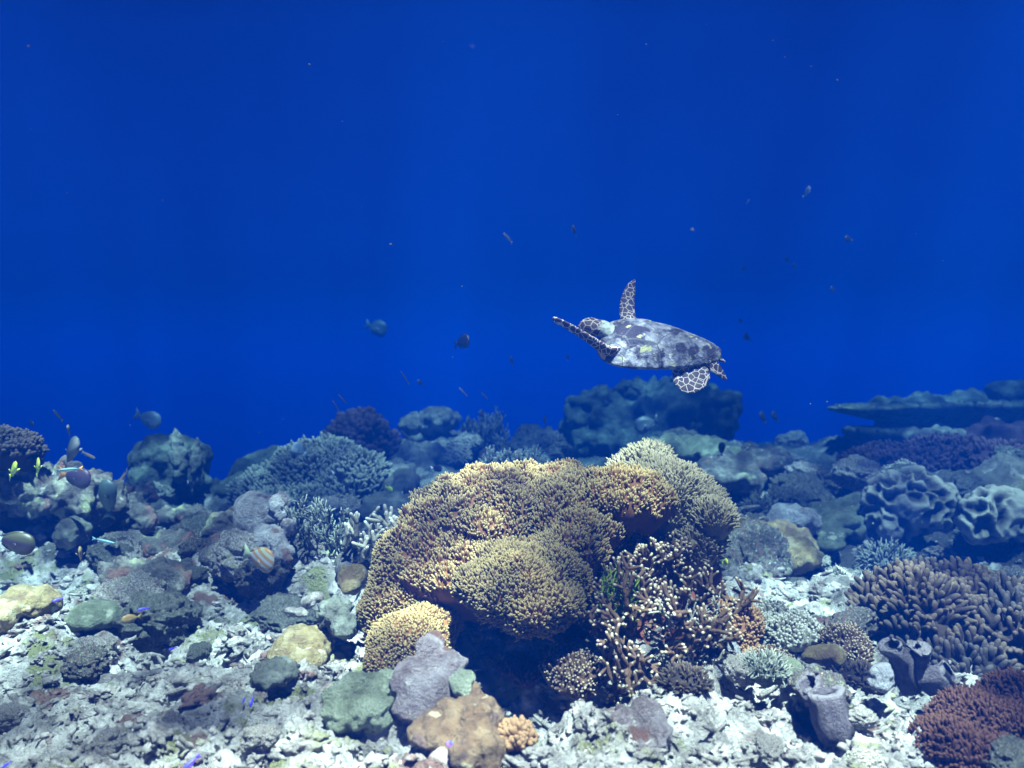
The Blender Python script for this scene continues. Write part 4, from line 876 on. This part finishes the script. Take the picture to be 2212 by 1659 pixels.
def fish(name, label, head, tail_, d0, d1, mt, h=.22, w=.08, fork=.07, dors=.06, style='oval', group=None, full=True, finm=None, lean=0.0, flip=False):
    """head / tail_ = picture points of snout and tail end, d0 / d1 their distances"""
    a, c = P(*head, d0), P(*tail_, d1); Ln = np.linalg.norm(a - c); X = Vector(a - c).normalized(); mid = (a + c) / 2
    ref = Vector((0, 0, 1)) if abs(X.z) < .8 else Vector((1 if flip else -1, 0, .3))
    Y = ref.cross(X).normalized(); Z = X.cross(Y).normalized()
    if lean: Q = Matrix.Rotation(lean, 3, X); Y = Q @ Y; Z = Q @ Z
    mw = Matrix.Translation(Vector(mid)) @ Matrix(((X.x, Y.x, Z.x), (X.y, Y.y, Z.y), (X.z, Y.z, Z.z))).to_4x4() @ Matrix.Scale(Ln, 4)
    body, tl, dr, an, pc_ = fish_parts(h, w, fork, dors, style); finm = finm or mt
    if not full:
        mb = MB()
        for (V, t, q) in (body, tl, dr, an): mb.add(V, t, q)
        o = mb.build(name, mt); o.matrix_world = mw; return tag(o, label, 'fish', group)
    root = bpy.data.objects.new(name, None); COL.objects.link(root); root.matrix_world = mw; tag(root, label, 'fish', group)
    def ch(nm, g, m, off=None):
        V, t, q = g; V = V if off is None else V @ np.array(off[0]).T + np.array(off[1]); me = make_mesh(nm, V, [np.array(t), np.array(q)]); me.materials.append(m)
        o = bpy.data.objects.new(nm, me); COL.objects.link(o); o.parent = root
    ch('body', body, mt); ch('tail_fin', tl, finm); ch('dorsal_fin', dr, finm); ch('anal_fin', an, finm)
    for s_ in (1, -1):
        Rm = np.array(Matrix.Rotation(s_ * .5, 3, 'Z')); ch('pectoral_fin', pc_, finm, (Rm, (0.02, s_ * w * .95 - .0, -h * .15)))
        v, fc = ell((.385, s_ * w * .62, h * .22), (.022, .010, .022), sub=1); me = make_mesh('eye', v, fc); me.materials.append(M['eye']); o = bpy.data.objects.new('eye', me); COL.objects.link(o); o.parent = root
    return root

FM = dict(
 orange=fmat('butterflyfish', (.36, .40, .24), (.42, .43, .48), (.42, .42, .26), tail=((.45, .50, .30), -.28), stripes=((.42, .22, .08), 34, .42, -.15), zr=.40),
 pale=fmat('pale_fish', (.16, .22, .28), (.20, .27, .33), (.32, .38, .42)), yellow=fmat('yellow_fish', (.50, .62, .05), (.62, .72, .08), (.62, .70, .12)),
 dark=fmat('dark_fish', (.015, .015, .03), (.02, .02, .04), (.03, .03, .05)), darkw=fmat('dark_white_tail', (.015, .015, .03), (.02, .02, .04), (.03, .03, .05), tail=((.75, .75, .85), -.30)),
 wrasse=fmat('striped_wrasse', (.22, .42, .40), (.01, .02, .03), (.75, .8, .8), tail=((.70, .30, .08), -.36), zr=.07), wrasse2=fmat('slim_wrasse', (.12, .30, .34), (.02, .05, .10), (.6, .66, .6), zr=.06),
 brown=fmat('slim_brown', (.10, .07, .06), (.16, .12, .08), (.30, .28, .2), zr=.06), grey=fmat('grey_fish', (.06, .065, .07), (.10, .11, .11), (.15, .15, .15)), ochre=fmat('ochre_fish', (.26, .16, .06), (.32, .22, .08), (.36, .26, .14)),
 violet=fmat('violet_fish', (.05, .06, .70), (.12, .06, .95), (.45, .16, .95)), surgeon=fmat('surgeonfish', (.03, .03, .015), (.015, .01, .02), (.02, .012, .02), tail=((.55, .68, .85), -.27)),
 purple=fmat('purple_fish', (.06, .04, .07), (.05, .04, .08), (.05, .04, .07), tail=((.60, .28, .08), -.26)), parrot=fmat('parrotfish', (.05, .09, .08), (.06, .10, .09), (.05, .08, .09)),
 silver=fmat('silver_fish', (.40, .42, .46), (.62, .62, .66), (.7, .7, .72)))

fish('butterflyfish', 'white oval fish with slanting orange stripes, swimming before the dark hollow', (592, 1218), (526, 1192), 3.25, 3.3, FM['orange'], h=.34, w=.09, fork=.02, dors=.06, lean=.1)
fish('snapper', 'large pale grey-blue fish hovering above the pinnacled boulder', (347, 915), (290, 893), 6.6, 6.62, FM['pale'], h=.30, w=.11, fork=.05, dors=.05)
fish('damselfish', 'dark oval fish in open water left of the turtle', (1014, 734), (981, 745), 4.4, 4.5, FM['dark'], h=.27, w=.09, dors=.07)
fish('butterflyfish', 'upright yellow fish above the left outcrop, the right one of two', (84, 992), (79, 1031), 3.6, 3.65, FM['yellow'], h=.26, w=.06, dors=.07)
fish('butterflyfish', 'thin yellow fish seen nearly edge-on, the left one of two', (36, 1002), (20, 1032), 3.6, 3.7, FM['yellow'], h=.15, w=.05, dors=.05)
fish('wrasse', 'slim wrasse with black and white lengthwise stripes and an orange tail', (126, 1017), (180, 1012), 3.5, 3.5, FM['wrasse'], h=.09, w=.06, dors=.015, style='slim')
fish('wrasse', 'slim blue-green striped wrasse gliding over the pale rock slab', (247, 1174), (198, 1163), 3.5, 3.5, FM['wrasse2'], h=.075, w=.05, dors=.012, style='slim')
fish('surgeonfish', 'dark round surgeonfish with a bright pale tail, cut off by the left edge', (76, 1180), (-20, 1160), 3.0, 3.0, FM['surgeon'], h=.25, w=.09, dors=.05)
fish('triggerfish', 'dusky purple fish with an orange tail above the left outcrop', (196, 1038), (126, 1022), 3.75, 3.8, FM['purple'], h=.26, w=.1, dors=.05)
fish('parrotfish', 'dark green parrotfish swimming head-up beside the left outcrop', (232, 1036), (236, 1122), 3.7, 3.75, FM['parrot'], h=.22, w=.11, dors=.05)
fish('grouper', 'grey upright fish above the left outcrop against open water', (168, 948), (139, 1008), 4.0, 4.1, FM['grey'], h=.20, w=.09, dors=.04)
fish('surgeonfish', 'pale blue oval fish resting over the crest of the bushy coral mound', (632, 962), (662, 984), 5.35, 5.4, FM['pale'], h=.36, w=.08, dors=.05, flip=True)
fish('angelfish', 'faint greenish fish far off in open water, upper left of the dark oval fish', (836, 715), (788, 700), 13.0, 13.05, FM['grey'], h=.33, w=.1, dors=.09)
fish('angelfish', 'large pale blue fish drifting in front of the far coral mound', (1372, 925), (1424, 905), 8.2, 8.2, FM['grey'], h=.33, w=.1, dors=.06)
fish('damselfish', 'small upright black fish in open water, high over the centre', (1237, 487), (1245, 512), 4.3, 4.35, FM['dark'], h=.2, w=.09, dors=.05)
fish('silverside', 'pale fish tilted upward in open water, upper right', (1750, 404), (1733, 428), 6.0, 6.1, FM['silver'], h=.2, w=.09, dors=.04)
fish('damselfish', 'brown upright fish over the rubble left of the slanting slab', (172, 1182), (176, 1218), 3.2, 3.25, FM['ochre'], h=.17, w=.08, dors=.05)
fish('damselfish', 'ochre fish before a dark gap in the left rubble', (262, 1340), (306, 1331), 2.75, 2.8, FM['ochre'], h=.2, w=.08, dors=.05)
fish('wrasse', 'dark slim fish hanging before the foot of the pinnacled boulder', (256, 1046), (276, 1016), 4.4, 4.5, FM['brown'], h=.12, w=.07, dors=.03, style='slim')
for (a, b_, lab) in [((966, 1603), (992, 1630), 'in front of the brown dome coral'), ((393, 1668), (432, 1630), 'at the bottom edge in the white rubble'), ((298, 1318), (322, 1313), 'at a dark hole in the left rubble'), ((113, 1300), (136, 1292), 'below the orange-tinged dome rock at the left edge'),
                     ((524, 1518), (530, 1505), 'over bright rubble, the left of a close pair'), ((540, 1528), (549, 1500), 'over bright rubble, the right of a close pair'), ((638, 1552), (650, 1562), 'on bright rubble left of the pale green dome coral'), ((0, 1662), (26, 1644), 'in the bottom left corner'), ((364, 1404), (382, 1398), 'between the dark hole and the bright rubble, upper left foreground')]:
    fish('violet_damselfish', 'tiny bright violet-blue fish ' + lab, a, b_, 1.9 if a[1] > 1590 else 2.2 if a[1] > 1450 else 2.6 if a[1] > 1390 else 2.85, 1.92 if a[1] > 1590 else 2.22 if a[1] > 1450 else 2.62 if a[1] > 1390 else 2.87, FM['violet'], h=.15, w=.09, fork=.03, dors=.03, group='tiny violet-blue fish over the rubble', full=a[0] in (966, 393))
small = [('dark', (1103, 770), (1108, 792), 4.6, 'just below the dark oval fish, over the crest', .2), ('dark', (1176, 901), (1180, 920), 4.5, 'above the big soft coral, left of the far mound', .26), ('dark', (1037, 886), (1046, 906), 5.5, 'right of the twin dome corals', .26),
         ('dark', (902, 822), (916, 832), 6.0, 'above the twin dome corals', .2), ('dark', (1138, 926), (1141, 942), 5.0, 'white-edged, above the left shoulder of the big soft coral', .14), ('dark', (1825, 514), (1843, 520), 7.0, 'in open water at the upper right', .25),
         ('dark', (1696, 556), (1705, 565), 8.0, 'one of two above and right of the turtle, the upper', .3), ('dark', (1712, 570), (1720, 579), 8.5, 'one of two above and right of the turtle, the lower', .3), ('dark', (1603, 578), (1612, 584), 8.5, 'directly above the turtle tail', .3),
         ('dark', (1794, 622), (1804, 628), 7.5, 'level with the raised flipper, far right', .3), ('dark', (1606, 724), (1622, 734), 7.0, 'right of the turtle shell', .3), ('dark', (1596, 690), (1604, 696), 8.0, 'right of and above the turtle shell', .3), ('dark', (1225, 768), (1230, 776), 6.0, 'just left of the turtle front flipper', .3),
         ('dark', (1642, 890), (1656, 916), 7.6, 'left of the table coral, the left of two', .25), ('dark', (1668, 890), (1682, 912), 7.6, 'left of the table coral, the right of two', .25), ('brown', (866, 802), (885, 832), 5.0, 'long and slanting in open water', .05), ('brown', (731, 852), (749, 872), 5.0, 'slim, above the purple cauliflower coral, the right of two', .06),
         ('brown', (719, 866), (733, 888), 5.0, 'slim, above the purple cauliflower coral, the left of two', .06), ('brown', (992, 838), (1010, 856), 5.5, 'slim, above the crest right of the twin domes', .07), ('brown', (1040, 848), (1054, 862), 6.5, 'slim and faint, above the twig coral', .1), ('brown', (1088, 504), (1107, 526), 4.6, 'yellowish and slim, left of the upright black fish in open water', .12),
         ('brown', (116, 886), (137, 911), 4.6, 'slim and dark above the left edge bush', .1), ('brown', (205, 990), (176, 976), 4.2, 'slim and dark, right of the grey upright fish', .09), ('brown', (146, 918), (152, 946), 4.3, 'reddish and upright, above the grey upright fish', .17), ('brown', (866, 930), (895, 958), 6.5, 'long, slanting before the twin dome corals', .04),
         ('darkw', (747, 1030), (716, 1022), 5.2, 'before the bushy coral mound, large', .22), ('darkw', (752, 1048), (742, 1056), 5.3, 'low before the bushy coral mound', .3), ('darkw', (826, 1094), (818, 1100), 4.9, 'in the shade of the dark block, lower', .3), ('darkw', (905, 1090), (894, 1098), 4.9, 'in the shade of the dark block, right', .3), ('darkw', (878, 1058), (868, 1066), 5.0, 'in the shade of the dark block, upper', .3),
         ('darkw', (955, 1012), (930, 1012), 5.5, 'over the bright rubble slope', .25), ('darkw', (1560, 955), (1558, 986), 5.2, 'upright before the pale green sunlit rock', .2), ('darkw', (1352, 1001), (1340, 986), 5.4, 'above the right crest of the big soft coral', .3), ('yellow', (1572, 1213), (1560, 1218), 3.2, 'like a yellow dot, right of the big soft coral', .25),
         ('yellow', (848, 1060), (832, 1052), 5.0, 'dull yellow, in the shade of the dark block', .25), ('darkw', (420, 1050), (404, 1042), 5.4, 'before the foot of the pinnacled boulder', .28), ('dark', (72, 918), (62, 908), 5.0, 'faint, above the bush at the left edge', .2), ('silver', (1618, 432), (1612, 440), 7.0, 'pale speck-like, left of the pale tilted fish', .2)]
for (m, a, b_, d, lab, h) in small:
    k = {'dark': 'dark', 'brown': 'slender', 'darkw': 'white-tailed dark', 'yellow': 'yellow', 'silver': 'silvery'}[m]
    fish('reef_fish', 'small ' + k + ' fish ' + lab, a, b_, d, d + .05, FM[m], h=h, w=.08 if h > .1 else .04, dors=.04 if h > .1 else .01, style='oval' if h > .12 else 'slim', full=False)

# drifting specks in the water, past counting
mb = MB(); g = np.random.default_rng(77); V0, F0 = ico(1); n = 45
for i in range(n):
    d = 1.3 + 4.5 * g.random(); p = P(g.random() * 2212, g.random() * 1150, d); mb.add(V0 * (.0009 + .0012 * g.random() ** 3) * d ** .6 * np.array([1, 1, .7]) + p, F0)
tag(mb.build('water_specks', M['speck']), kind='stuff')
# ------------------------------------------------------------------ haze of the water itself
def haze_box(x0, x1, y0, y1, z0, z1):
    V = [(x, y, z) for x in (x0, x1) for y in (y0, y1) for z in (z0, z1)]
    q = [(0, 1, 3, 2), (4, 6, 7, 5), (0, 4, 5, 1), (2, 3, 7, 6), (0, 2, 6, 4), (1, 5, 7, 3)]
    m = bpy.data.materials.new('haze'); m.use_nodes = True; n = m.node_tree; n.nodes.clear()
    out = n.nodes.new('ShaderNodeOutputMaterial'); v = n.nodes.new('ShaderNodeVolumePrincipled')
    v.inputs['Density'].default_value = 0.22; v.inputs['Color'].default_value = (.0003, .021, .160, 1)
    v.inputs['Absorption Color'].default_value = (0.0, .26, .57, 1); v.inputs['Anisotropy'].default_value = .15
    n.links.new(v.outputs[0], out.inputs['Volume'])
    o = link('haze', make_mesh('haze', V, np.array(q), smooth=False), m); tag(o, kind='stuff'); return o
haze_box(-62, 62, -4, 74, -5.5, 2.6)
